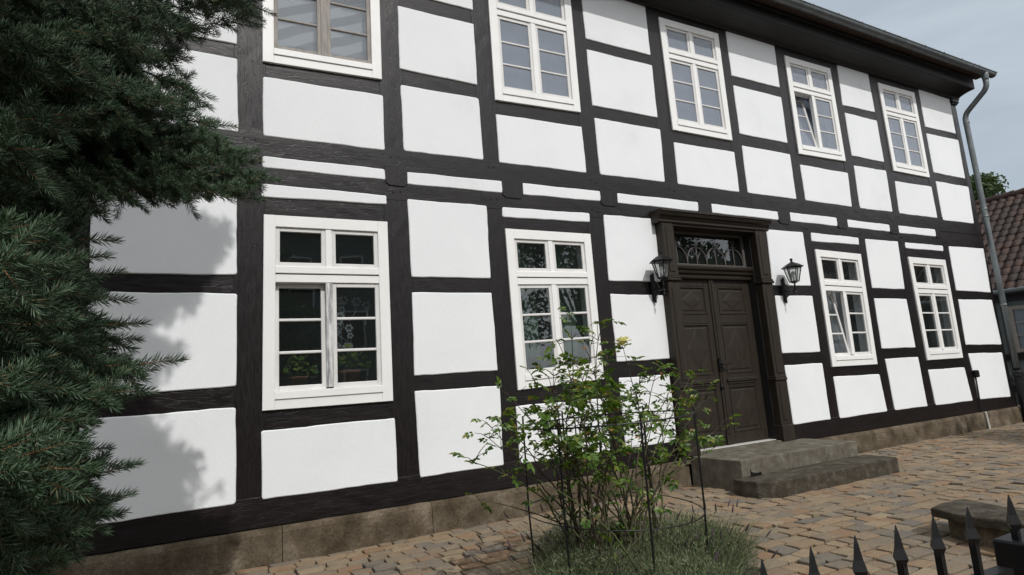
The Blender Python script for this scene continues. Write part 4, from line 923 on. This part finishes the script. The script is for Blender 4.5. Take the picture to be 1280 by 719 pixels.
# what stands across the street (seen in the window panes)
oh = thing('opposite_house', (40, -24, 0), 'rendered house with red tiled roof across the street from the front door', 'house')
m_ = MB(); m_.box(32, 50, -31, -22, 0, 5.0); m_.build('wall', M['opp_wall'], oh)
m_ = MB(); m_.prism([(-21.5, 4.9), (-31.5, 4.9), (-26.5, 9.8)], 50.4, 'x', 31.6); m_.build('roof', M['opp_roof'], oh)
for i in range(6):
    for z in (.9, 3.1):
        x = 33.4 + i * 3; w_ = MB(); w_.box(x, x + 1.2, -21.99, -21.94, z, z + 1.3); o = w_.build('window', M['white'], oh); p = MB(); p.box(x + .08, x + 1.12, -21.935, -21.93, z + .08, z + 1.22); p.build('pane', M['rubber'], o)
for i, (x, y, h, c) in enumerate(((-6, -20, 9, 3.8), (1.5, -22, 8, 3.4), (19, -21, 10, 4.8), (-14, -18, 9, 4), (58, -20, 12, 5))):
    broadtree(x, y, h, c, ['broad leaved tree across the street, second from the left seen from the door', 'broad leaved tree across the street next to the red roofed house', 'tall broad leaved tree across the street at the near end of the red roofed house',
        'broad leaved tree across the street, farthest to the left seen from the door', 'broad leaved tree across the street, farthest to the right seen from the door'][i], 7000, .3, 20 + i, group='trees across the street')

oh2 = thing('grey_house', (5, -25, 0), 'tall grey rendered house across the street facing the large ground floor window', 'house')
m_ = MB(); m_.box(-2, 11, -33, -24, 0, 9.5); m_.build('wall', M['neigh_wall'], oh2)
m_ = MB(); m_.prism([(-23.5, 9.4), (-33.5, 9.4), (-28.5, 14)], 11.4, 'x', -2.4); m_.build('roof', M['roof_dark'], oh2)
for i in range(5):
    for z in (1, 3.9, 6.8):
        x = -1 + i * 2.5; w_ = MB(); w_.box(x, x + 1.2, -23.99, -23.92, z, z + 1.5); o = w_.build('window', M['white'], oh2); p = MB(); p.box(x + .1, x + 1.1, -23.915, -23.91, z + .1, z + 1.4); p.build('pane', M['rubber'], o)

# ------------------------------------------------------------------ stone slab bench
bn = thing('stone_bench', (5.0, -3.4, 0), 'low stone slab bench on a masonry block in the paved yard', 'bench')
d1 = Vector((.46, -.0)); d2 = Vector((-.24, -.95)); A = Vector((4.95, -3.00))
o = rstone([A, A + Vector((.17, .03)), A + d1, A + d1 + d2, A + d2 + Vector((.1, -.03)), A + d2], .145, .205, M['slab'], 'slab', bn, .012, .010, 8)
A2 = A + Vector((.055, -.10)); e1 = Vector((.33, 0)); e2 = d2 * .82
rstone([A2, A2 + e1, A2 + e1 + e2, A2 + e2], -.03, .143, M['plinth'], 'base', bn, .01, .010, 9)
bl_ = MB(); rnd = random.Random(3)
# ------------------------------------------------------------------ iron fence
fn = thing('iron_fence', (1.7, -4.75, 0), 'black wrought iron fence with spear points in the foreground', 'fence')
fy = lambda x: -4.71 - .058 * (x - 1.18)
for i in range(-3, 15):
    x = 1.18 + .162 * i
    if 5.5 < i < 9: 
        if i == 6: x = 2.205
        else: continue
    y = fy(x); p = MB(); p.box(x - .009, x + .009, y - .009, y + .009, -.02 if i != 6 else .77, .805); spear(p, x, y, .900 if i != 6 else .905, .10, .028); p.build('picket', M['iron'], fn)
for z0, z1 in ((.695, .712), (.12, .137)):
    r_ = MB()
    for (xa, xb) in ((.60, 2.12), (2.37, 3.6)):
        r_.add([(xa, fy(xa) - .020, z0), (xb, fy(xb) - .020, z0), (xb, fy(xb) + .020, z0), (xa, fy(xa) + .020, z0), (xa, fy(xa) - .020, z1), (xb, fy(xb) - .020, z1), (xb, fy(xb) + .020, z1), (xa, fy(xa) + .020, z1)],
            [(3, 2, 1, 0), (4, 5, 6, 7), (0, 1, 5, 4), (1, 2, 6, 5), (2, 3, 7, 6), (3, 0, 4, 7)])
    r_.build('rail', M['iron'], fn)
bx = MB(); bx.box(2.165, 2.36, fy(2.2) - .05, fy(2.2) + .05, .60, .775, .006); bx.build('lock_box', M['iron'], fn)
ps = MB(); ps.box(2.19, 2.26, fy(2.2) - .03, fy(2.2) + .03, -.02, .60, .004); ps.build('gate_post', M['iron'], fn)

# ------------------------------------------------------------------ rose support hoops
rs_ = thing('plant_support', (2.45, -2.42, 0), 'round black wire plant support of hoops and stakes round the rose bush', 'plant support')
hc = Vector((2.45, -2.42)); hr = .575
def hoop(r_, z, th_=.006, c=hc, tilt=(0, 0), seg=48, gap=0):
    m_ = MB(); m_.tube([(c.x + r_ * math.cos(k / seg * 6.2832 * (1 - gap)), c.y + r_ * math.sin(k / seg * 6.2832 * (1 - gap)), z + tilt[0] * math.cos(k / seg * 6.2832) + tilt[1] * math.sin(k / seg * 6.2832)) for k in range(seg + 1)], th_, 6); return m_
hoop(hr, 1.07, .005, tilt=(.01, -.01)).build('hoop', M['iron'], rs_); hoop(hr * .99, .50, .0035, tilt=(-.02, .02)).build('hoop', M['iron'], rs_)
for k in range(6):
    a_ = math.radians(262 + 60 * k + random.gauss(0, 4)); m_ = MB(); x, y = hc.x + hr * math.cos(a_), hc.y + hr * math.sin(a_)
    m_.tube([(x - math.cos(a_) * .02, y - math.sin(a_) * .02, -.02), (x, y, .5), (x + .004, y, 1.12)], .0065, 7); m_.build('stake', M['iron'], rs_)

# ------------------------------------------------------------------ rose bush
rose = thing('rose_bush', (2.45, -2.42, 0), 'rose bush with pale yellow bloom growing inside a round wire support', 'rose bush')
leafpts = []   # (pos, dir, size)
canes = MB(); twg = []
def bez(p0, p1, p2, k=12): return [p0.lerp(p1, i / k).lerp(p1.lerp(p2, i / k), i / k) for i in range(k + 1)]
tips = [(712, 398, -2.5, 1), (745, 405, -2.3, 1), (700, 430, -2.6, 1), (738, 430, -2.35, 1), (760, 450, -2.2, 1), (779, 436, -2.40, .6), (690, 470, -2.7, 1), (720, 455, -2.5, 1), (672, 480, -2.5, 1), (700, 500, -2.2, 1),
        (750, 490, -2.6, 1), (775, 500, -2.4, 1), (730, 520, -2.8, 1), (660, 520, -2.4, 1), (640, 500, -2.2, .8), (625, 525, -2.3, .7), (610, 548, -2.4, .6), (592, 578, -2.5, .4), (600, 625, -2.4, .4), (640, 560, -2.8, .6), (612, 535, -2.1, .6),
        (800, 480, -2.1, .8), (822, 462, -2.2, .8), (850, 470, -2.3, .9), (862, 478, -2.2, .9), (880, 500, -2.4, .9), (898, 535, -2.4, .8), (893, 560, -2.3, .7), (870, 540, -2.5, .7), (835, 500, -2.4, .9), (815, 520, -2.6, .9), (790, 540, -2.2, .7),
        (845, 560, -2.6, .6), (680, 540, -2.7, .8), (705, 560, -2.9, .6), (760, 570, -2.8, .4), (650, 590, -2.6, .4), (740, 465, -2.7, 1), (715, 485, -2.9, 1), (690, 515, -2.9, .9), (765, 530, -2.9, .7)]
rr = random.Random(12)
for (u, v, y, dens) in tips:
    tip = aty(u, v, y); base = Vector((2.45 + rr.gauss(0, .17), -2.42 + rr.gauss(0, .15), .02)); mid = base.lerp(tip, .5) + Vector((rr.gauss(0, .08), rr.gauss(0, .08), rr.uniform(.05, .2))); mid.x = lerp(mid.x, base.x, .35); mid.y = lerp(mid.y, base.y, .35)
    P_ = bez(base, mid, tip); P_ = [p + Vector((rr.gauss(0, .007), rr.gauss(0, .007), 0)) for p in P_]
    canes.tube(P_, [.0085 * (1 - .75 * i / 12) for i in range(13)], 6)
    for i in range(3, 13):
        zf = P_[i].z
        k_ = 1 if rr.random() < (.9 * dens if zf > .65 else .55 * dens) else 0
        if i == 12: k_ = 2
        if zf > .85: k_ += (rr.random() < .8 * dens) + (rr.random() < .55 * dens) + (rr.random() < .3 * dens)
        for _ in range(k_):
            d = Vector((rr.gauss(0, 1), rr.gauss(0, 1), rr.uniform(-.2, .9))).normalized(); ln = rr.uniform(.04, .14) * (1.1 if zf > .9 else .8); e = P_[i] + d * ln
            canes.tube([P_[i], P_[i].lerp(e, .5) + Vector((0, 0, .01)), e], [.003, .0022, .0014], 4)
            for q in range(rr.choice((1, 1, 2))):
                ld = (d + Vector((rr.gauss(0, .8), rr.gauss(0, .8), rr.uniform(-.8, .3)))).normalized(); leafpts.append((e if q == 0 else P_[i].lerp(e, .55), ld, rr.uniform(.030, .052)))
canes.build('canes', M['rose_cane'], rose, smooth=True)
LV = MB()
def leaflet(mb, p, d, nrm, s):
    sd = d.cross(nrm).normalized(); f = .16 * s
    pts = [p, p + d * s * .25 + sd * s * .24 + nrm * f, p + d * s * .6 + sd * s * .30 + nrm * f, p + d * s, p + d * s * .6 - sd * s * .30 + nrm * f, p + d * s * .25 - sd * s * .24 + nrm * f, p + d * s * .5]
    mb.add(pts, [(0, 1, 6), (1, 2, 6), (2, 3, 6), (3, 4, 6), (4, 5, 6), (5, 0, 6)])
for p, d, s in leafpts:
    nrm = (Vector((rr.gauss(0, .5), rr.gauss(0, .5), 1))).normalized(); nrm = (nrm - d * nrm.dot(d)).normalized(); sd = d.cross(nrm)
    L_ = s * 2.0
    q = p + d * L_ * .45
    leaflet(LV, p + d * L_ * .55, (d + Vector((0, 0, -.25))).normalized(), nrm, s * 1.15)
    for t, k in ((.5, 1), (.18, .85)):
        for sg in (-1, 1): leaflet(LV, p + d * L_ * t, (d * .5 + sd * sg + Vector((0, 0, -.15))).normalized(), nrm, s * k)
LV.build('leaves', M['rose_leaf'], rose)
def bloom(c, r_, m, name):
    mb = MB()
    for ring, (k, tilt, s) in enumerate(((5, .15, 1), (6, .6, .85), (5, 1.0, .65), (4, 1.3, .45))):
        for i in range(k):
            a_ = i / k * 6.28 + ring * .5; out_ = Vector((math.cos(a_), math.sin(a_), 0)); up = Vector((0, 0, 1)); d = (out_ * math.cos(tilt) + up * math.sin(tilt)).normalized(); sd = out_.cross(up); nn = d.cross(sd).normalized(); l_ = r_ * s
            mb.add([c + d * l_ * .1, c + d * l_ * .5 + sd * l_ * .5, c + d * l_ * .95 + sd * l_ * .35 + nn * l_ * .1, c + d * l_ * 1.0, c + d * l_ * .95 - sd * l_ * .35 + nn * l_ * .1, c + d * l_ * .5 - sd * l_ * .5], [(0, 1, 2, 3), (0, 3, 4, 5)])
    mb.build(name, M[m], rose)
bloom(aty(779, 427, -2.42), .062, 'petal', 'bloom'); bloom(aty(777, 432, -2.40), .048, 'petal', 'bloom')
bloom(aty(731, 436, -2.5), .018, 'bud', 'bud'); bloom(aty(800, 553, -2.5), .018, 'bud', 'bud')

# ------------------------------------------------------------------ lavender
def lavender(cx, cy, r_, h, nb_, ns, label, sd):
    rg = np.random.default_rng(sd); t = thing('lavender_plant', (cx, cy, 0), label, 'lavender', 'lavender plants at the foot of the rose')
    def blades(n_, hh, wd, spread, seg=3):
        a_ = rg.uniform(0, 6.283, n_); rad = np.sqrt(rg.uniform(0, 1, n_)) * r_ * .75; bx_ = cx + np.cos(a_) * rad; by_ = cy + np.sin(a_) * rad * .85
        ln = hh * rg.uniform(.5, 1.1, n_) * (1 - .35 * (rad / r_) ** 2); lean = rg.normal(0, .34, (n_, 2)) + np.stack([np.cos(a_), np.sin(a_)], 1) * (rad / r_)[:, None] * spread
        fa = rg.uniform(0, 6.283, n_); wd = wd * rg.uniform(.5, 1.6, n_); sx, sy = np.cos(fa) * wd, np.sin(fa) * wd; V = []
        for k in range(seg + 1):
            s_ = k / seg; x = bx_ + lean[:, 0] * ln * s_ ** 1.4; y = by_ + lean[:, 1] * ln * s_ ** 1.4; z = ln * s_ * (1 - .12 * s_) + .01; wk = 1 - .8 * s_
            V += [np.stack([x - sx * wk, y - sy * wk, z], 1), np.stack([x + sx * wk, y + sy * wk, z], 1)]
        V = np.stack(V, 1); m_ = 2 * (seg + 1); F = []
        for k in range(seg): F.append([2 * k, 2 * k + 1, 2 * k + 3, 2 * k + 2])
        F = (np.array(F)[None] + (np.arange(n_) * m_)[:, None, None]).reshape(-1, 4); return V.reshape(-1, 3), F, np.stack([x, y, z], 1), lean
    V, F, _, _ = blades(int(nb_ * .62), h, .0022, .6)
    nl = nb_ * 2; a_ = rg.uniform(0, 6.283, nl); rad = np.sqrt(rg.uniform(0, 1, nl)) * r_; zz = h * (.15 + .85 * rg.uniform(0, 1, nl) ** .6) * (1 - .5 * (rad / r_) ** 2) * .92
    P0 = np.stack([cx + np.cos(a_) * rad, cy + np.sin(a_) * rad * .85, zz], 1); d = rg.normal(0, 1, (nl, 3)); d[:, 2] = np.abs(d[:, 2]) * .9 + .3; d /= np.linalg.norm(d, axis=1)[:, None]
    s_ = np.cross(d, rg.normal(size=(nl, 3))); s_ /= np.linalg.norm(s_, axis=1)[:, None]; lf_ = rg.uniform(.018, .045, nl)[:, None]; V2 = np.stack([P0, P0 + d * lf_ * .5 + s_ * .0022, P0 + d * lf_, P0 + d * lf_ * .5 - s_ * .0022], 1).reshape(-1, 3)
    F = np.concatenate([F, np.arange(nl * 4).reshape(-1, 4) + len(V)]); V = np.concatenate([V, V2]); npmesh('foliage', V, F, M['lavender'], t)
    V, F, T, le = blades(ns, h * 1.35, .0013, .75)
    st = npmesh('flower_stalks', V, F, M['lavender'], t)
    mb = MB()
    for (x, y, z), l_ in zip(T, le):
        d = Vector((l_[0] * 1.1, l_[1] * 1.1, 1)).normalized(); p = Vector((x, y, z)); mb.tube([p - d * .015, p, p + d * .02, p + d * .045], [.002, .006, .0055, .002], 5)
    tag(mb.build('flower_spikes', M['lav_flower'], t), None, None, kind='stuff')
lavender(2.10, -2.62, .46, .38, 3800, 18, 'grey green lavender at the left foot of the rose bush', 1)
lavender(2.88, -2.55, .50, .44, 5200, 34, 'bushy grey green lavender at the right foot of the rose bush', 2)
lavender(2.50, -2.05, .45, .42, 3200, 16, 'grey green lavender behind the rose bush, nearest the house wall', 3)
lavender(2.40, -3.05, .42, .36, 3000, 8, 'grey green lavender in front of the rose bush, nearest the fence', 4)

# ------------------------------------------------------------------ blue spruce
spruce = thing('blue_spruce', (-1.35, -4.0, 0), 'blue spruce with dense drooping needle branches in front of the left end of the house', 'spruce')
TR = Vector((-1.35, -4.0, 0)); TH = 10.0
tk = MB(); tk.tube([(TR.x + .02 * math.sin(k), TR.y + .02 * math.cos(k * 1.3), -.1 + k * TH / 12) for k in range(13)], [.17 * (1 - k / 12.6) + .004 for k in range(13)], 12); tk.build('trunk', M['bark'], spruce, smooth=True)
# shoot templates: needles round a short axis along +x, unit length
def template(n_, nl, wd, sd):
    rg = np.random.default_rng(sd); t = np.linspace(0, 1, n_) ** .95; a_ = t * n_ * 2.399 + rg.normal(0, .25, n_); fwd = np.radians(rg.normal(52, 9, n_)) * (1 - .5 * t ** 4)
    rad = np.stack([np.zeros(n_), np.cos(a_), np.sin(a_)], 1); d = np.cos(fwd)[:, None] * np.array([1, 0, 0]) + np.sin(fwd)[:, None] * rad; d[:, 2] += .22; d /= np.linalg.norm(d, axis=1)[:, None]
    ln = nl * rg.uniform(.8, 1.15, n_) * (1 - .25 * t ** 5)
    p = np.stack([t, 0 * t, 0 * t], 1) * np.array([SL, 1, 1]); s1 = np.cross(d, rg.normal(size=(n_, 3))); s1 /= np.linalg.norm(s1, axis=1)[:, None]; s2 = np.cross(d, s1)
    tip = p + d * ln[:, None] + np.array([0, 0, .12]) * (ln[:, None] * .3); m_ = p + d * ln[:, None] * .5
    V = np.stack([p + s1 * wd * .6, p - s1 * wd * .3 + s2 * wd * .5, p - s1 * wd * .3 - s2 * wd * .5, m_ + s1 * wd, m_ - s1 * wd * .5 + s2 * wd * .86, m_ - s1 * wd * .5 - s2 * wd * .86, tip], 1)
    return V   # n,7,3
SL = .085
NF = np.array([[0, 1, 4], [0, 4, 3], [1, 2, 5], [1, 5, 4], [2, 0, 3], [2, 3, 5], [3, 4, 6], [4, 5, 6], [5, 3, 6]])
NFs = np.array([[0, 1, 6], [1, 2, 6], [2, 0, 6]])
TPL = {'hi': [template(78, .026, .0010, s_) for s_ in range(6)], 'lo': [template(30, .026, .0022, 40 + s_) for s_ in range(4)], 'far': [template(24, .034, .0080, 60 + s_) for s_ in range(4)]}
shoots = {'hi': [], 'lo': [], 'far': []}; axes = MB()
sr_ = random.Random(99)
def limit(v):
    """right hand edge of the crown in the photo, px, by height"""
    T = [(-400, 60), (-60, 330), (0, 345), (28, 340), (48, 300), (62, 248), (85, 240), (105, 248), (130, 268), (165, 290), (200, 330), (235, 345), (258, 328), (266, 200), (272, 98), (296, 100), (330, 122), (365, 134), (400, 142), (420, 152), (445, 170), (461, 186), (480, 168), (500, 158), (516, 132), (528, 100), (545, 90), (560, 100), (590, 140), (640, 146), (665, 122), (690, 88), (719, 74), (900, 50)]
    for (a, b), (c, d) in zip(T, T[1:]):
        if a <= v <= c: return lerp(b, d, (v - a) / (c - a))
    return 80
def inside(p, marg=0):
    u, v = topx(p)
    if v < -25: return True
    return u < limit(v) - marg
def twig(p0, d, ln, lod, depth=0):
    d = d.normalized(); n_ = max(1, int(round(ln / SL))); p = p0.copy(); dd = d.copy()
    for i in range(n_):
        if not inside(p + dd * SL, 4): return
        shoots[lod].append((p.copy(), dd.copy(), 1.0))
        if depth < 1 and i >= 0:
            for sg in (-1, 1):
                if sr_.random() < .8:
                    sd = dd.cross(Vector((0, 0, 1))).normalized(); d2 = (dd * .75 + sd * sg * .75 + Vector((0, 0, sr_.gauss(-.05, .55)))).normalized(); l2 = sr_.uniform(.7, 1.15)
                    if inside(p + d2 * SL * l2, 5): shoots[lod].append((p + dd * SL * .4, d2, l2))
        p = p + dd * SL * .93; dd = (dd + Vector((sr_.gauss(0, .06), sr_.gauss(0, .06), sr_.gauss(-.02, .05)))).normalized()
def branch(p0, p1, lod, sag=.12, full=1.0, tw=.42):
    p1 = p1 + (p0 - p1).normalized() * SL * .9; marg0 = sr_.uniform(0, 16); ln = (p1 - p0).length; mid = p0.lerp(p1, .55) + Vector((0, 0, -sag * ln)); k = max(6, int(ln / .085)); P_ = bez(p0, mid, p1, k)
    if lod == 'hi' or True: axes.tube(P_[::2] if len(P_) > 8 else P_, [max(.0025, .016 * (1 - i / (len(P_[::2]) if len(P_) > 8 else len(P_)))) * (ln / 1.5) for i in range(len(P_[::2]) if len(P_) > 8 else len(P_))], 5)
    for i in range(1, k + 1):
        t = i / k; d = (P_[i] - P_[i - 1]).normalized(); sd = d.cross(Vector((0, 0, 1))).normalized()
        if t > .25: shoots[lod].append((P_[i - 1], d, (P_[i] - P_[i - 1]).length / SL))
        if t < .18: continue
        for sg in (-1, 1):
            if sr_.random() > full: continue
            tl = min(tw, (1 - t) * ln * .6 + .11) * sr_.uniform(.7, 1.1); twig(P_[i], d * .8 + sd * sg + Vector((0, 0, sr_.gauss(-.25, .55))), tl, lod)
    de = (P_[-1] - P_[-2]).normalized(); shoots[lod].append((P_[-1], de + Vector((0, 0, .05)), 1.0)); se = de.cross(Vector((0, 0, 1))).normalized()
    for sg in (-1, 1): shoots[lod].append((P_[-1] - de * .03, de * .8 + se * sg * .6 + Vector((0, 0, sr_.gauss(-.1, .4))), .8))
# boughs that show in the photo: tip (px), depth y
vis = [(340, 20, -3.55), (318, 40, -3.7), (300, 8, -3.4), (252, 45, -3.8), (230, 80, -3.7), (262, 125, -3.8), (290, 165, -3.75), (322, 205, -3.85), (344, 232, -3.9), (325, 255, -3.95), (290, 235, -3.8), (232, 238, -4.0), (250, 180, -3.9), (215, 140, -4.1), (270, 190, -3.6),
       (190, 60, -4.1), (150, 20, -4.0), (180, 110, -3.9), (120, 80, -4.3), (150, 160, -4.1), (200, 210, -3.7), (100, 150, -4.4), (60, 60, -4.4), (60, 200, -4.5), (40, 120, -4.1),
       (125, 275, -4.1), (140, 305, -4.2), (128, 330, -4.3), (148, 350, -4.1), (155, 385, -4.15), (175, 410, -4.2), (168, 430, -4.1), (222, 461, -4.3), (186, 470, -4.2), (182, 500, -4.3), (150, 498, -4.4), (120, 440, -4.35), (95, 360, -4.45), (60, 300, -4.5), (50, 390, -4.6), (85, 470, -4.5), (100, 520, -4.45),
       (112, 598, -4.72), (60, 560, -4.6), (30, 480, -4.7), (20, 600, -4.8), (30, 250, -4.4), (20, 340, -4.75), (105, 545, -4.1), (130, 570, -4.0), (155, 590, -4.1), (168, 592, -4.2), (160, 625, -4.1), (150, 650, -4.0), (120, 640, -4.2), (90, 665, -4.3), (70, 700, -4.4), (95, 610, -3.9), (40, 650, -4.5), (70, 620, -4.3), (100, 690, -4.1)]
for (u, v, y) in vis:
    tip = aty(u, v, y); az = Vector((tip.x - TR.x, tip.y - TR.y, 0)); ln = az.length
    base = Vector((TR.x, TR.y, max(.3, tip.z + ln * sr_.uniform(.05, .3)))); base = base.lerp(Vector((tip.x, tip.y, base.z)), .12)
    branch(base, tip, 'hi', sag=sr_.uniform(.02, .10), full=1, tw=.30)
nh = len(shoots['hi'])
# the rest of the crown, whorl by whorl
SH = [(3.6, -.45), (3.35, -.42), (3.08, -.25), (2.96, .10), (2.86, .34), (2.72, .30), (2.55, .16), (2.4, -.04), (2.25, -.18), (2.12, -.30), (1.98, -.35), (1.84, -.10), (1.7, -.16), (1.5, -.42), (1.25, -.28), (1.05, -.05), (.9, .12), (.75, .0), (.6, -.08), (.3, -.05)]
def shx(z):
    for (a, b), (c, d) in zip(SH, SH[1:]):
        if a >= z >= c: return lerp(b, d, (a - z) / (a - c))
    return -.3 if z > 3.6 else 0.0
def okshadow(p):
    zs = p.z + p.y * math.tan(SUN_EL)   # height where its shadow meets the wall
    return zs < .25 or p.x < shx(zs) - .03
z = .45; wh_ = 0
while z < TH - .3:
    lodz = 'far' if z > 4.3 else 'lo'
    R0 = 1.9 * min(1, (1 - z / TH) * 3) ** .6 if z > 1 else 1.6; n_ = (13 if z > 4.3 else 9) if z < 8.5 else 6
    for i in range(n_):
        a_ = i / n_ * 6.283 + wh_ * 2.1 + sr_.gauss(0, .15); R_ = R0 * sr_.uniform(.85, 1.08); d = Vector((math.cos(a_), math.sin(a_), 0))
        base = TR + Vector((0, 0, z)); 
        while R_ > .35:
            tip = base + d * R_ + Vector((0, 0, -.12 * R_))
            near = min((base + d * R_ * q_ - CAM).length for q_ in (.5, .75, 1)) < 1.35
            if inside(tip, 25) and okshadow(tip + d * .05) and not near: break
            R_ -= .08
        if R_ > .4: branch(base, tip, lodz, sag=.06, full=.85, tw=.42)
    z += .26; wh_ += 1
# upper boughs whose shadows reach the wall
for (xs_, zs_, dy) in ((.34, 2.86, .5), (.30, 2.72, .3), (.20, 2.58, .2), (.10, 2.86, .7), (-.02, 2.95, .5), (.02, 2.5, .6), (-.25, 2.75, .4), (-.3, 2.5, .1), (-.1, 2.35, .5), (-.45, 3.15, .6), (-.02, 1.82, .2), (-.2, 1.75, .3), (.10, .92, .4), (.12, .80, .1), (.03, .62, .2), (-.1, .95, .3), (-.22, 1.2, .3), (-.5, 1.8, .2), (-.6, 2.3, .4), (-.5, 2.6, .6), (.22, 2.80, .9), (.05, 2.70, .8), (.28, 2.80, .1), (.15, 2.70, -.1), (.0, 2.62, .9), (-.1, 2.45, .7), (.12, 2.5, .4), (-.2, 2.6, .9), (-.05, 2.3, .1), (-.3, 2.3, .6), (-.35, 3.0, .9), (-.15, 1.0, .0), (-.1, .75, .5), (.0, .95, .6), (.02, .5, .1), (-.15, .55, .4), (-.28, .9, .8), (-.2, 1.85, .5), (-.35, 1.7, .1), (-.12, 1.7, .4)):
    y = TR.y + dy; tip = Vector((xs_, y, zs_ - y * math.tan(SUN_EL)))
    ln = math.hypot(tip.x - TR.x, dy); branch(Vector((TR.x, TR.y, tip.z + .15 * ln)), tip, 'far', sag=.05, full=1, tw=.40)
for _ in range(46):
    if _ % 2: xs_, zs_ = sr_.uniform(-.75, .18), sr_.uniform(2.25, 2.78)
    else: xs_, zs_ = sr_.uniform(-.7, -.02), sr_.uniform(.3, 1.25)
    dy = sr_.uniform(-.3, .9); y = TR.y + dy; tip = Vector((xs_, y, zs_ - y * math.tan(SUN_EL))); ln = math.hypot(tip.x - TR.x, dy); branch(Vector((TR.x, TR.y, tip.z + .15 * ln)), tip, 'far', sag=.05, full=1, tw=.28)
def build_shoots(lst, lod, name):
    T = TPL[lod]; F0 = NF if lod == 'hi' else NFs; Vs = []; cnt = 0; rg = np.random.default_rng(5)
    if lod == 'lo': T = [t for t in T]
    P_ = np.array([tuple(s_[0]) for s_ in lst]); D = np.array([tuple(s_[1]) for s_ in lst]); D /= np.linalg.norm(D, axis=1)[:, None]; SC = np.array([s_[2] for s_ in lst])
    up = np.tile([0, 0, 1.], (len(lst), 1)) + rg.normal(0, .25, (len(lst), 3)); Y = np.cross(up, D); Y /= np.linalg.norm(Y, axis=1)[:, None]; Zz = np.cross(D, Y); which = rg.integers(0, len(T), len(lst))
    for k, tpl in enumerate(T):
        m_ = which == k
        if not m_.any(): continue
        Rm = np.stack([D[m_], Y[m_], Zz[m_]], 2)  # columns
        tp = tpl.reshape(-1, 3)
        if True:
            loc = np.repeat(tp[None], m_.sum(), 0).copy()
            base = np.repeat(tpl[:, :1, 0] , 7, 1).reshape(-1) * 0
            ax_ = np.repeat(np.linspace(0, 1, tpl.shape[0]) ** .95 * SL, 7)
            loc[:, :, 0] += ax_[None] * (SC[m_][:, None] - 1)
        W = np.einsum('nij,nkj->nki', Rm, loc) + P_[m_][:, None]
        Vs.append(W.reshape(-1, 3))
    V = np.concatenate(Vs); nn = len(V) // 7; F = (F0[None] + (np.arange(nn) * 7)[:, None, None]).reshape(-1, 3)
    if lod != 'hi':   # drop unused middle ring
        V = V.reshape(-1, 7, 3)[:, [0, 1, 2, 6]].reshape(-1, 3); F = (np.array([[0, 1, 3], [1, 2, 3], [2, 0, 3]])[None] + (np.arange(nn) * 4)[:, None, None]).reshape(-1, 3)
    return npmesh(name, V, F, M['needle'], spruce)
stems = MB(); axes.build('branches', M['bark'], spruce, smooth=True); axes = stems

build_shoots(shoots['hi'], 'hi', 'needle_foliage'); build_shoots(shoots['lo'], 'lo', 'needle_foliage'); build_shoots(shoots['far'], 'far', 'needle_foliage')
for p, d, s_ in shoots['hi']: axes.add([p + Vector((0, 0, .0018)), p + Vector((0, .0016, -.001)), p + Vector((0, -.0016, -.001)), p + d.normalized() * SL * s_], [(0, 1, 3), (1, 2, 3), (2, 0, 3)])
axes.build('shoot_stems', M['twig'], spruce)
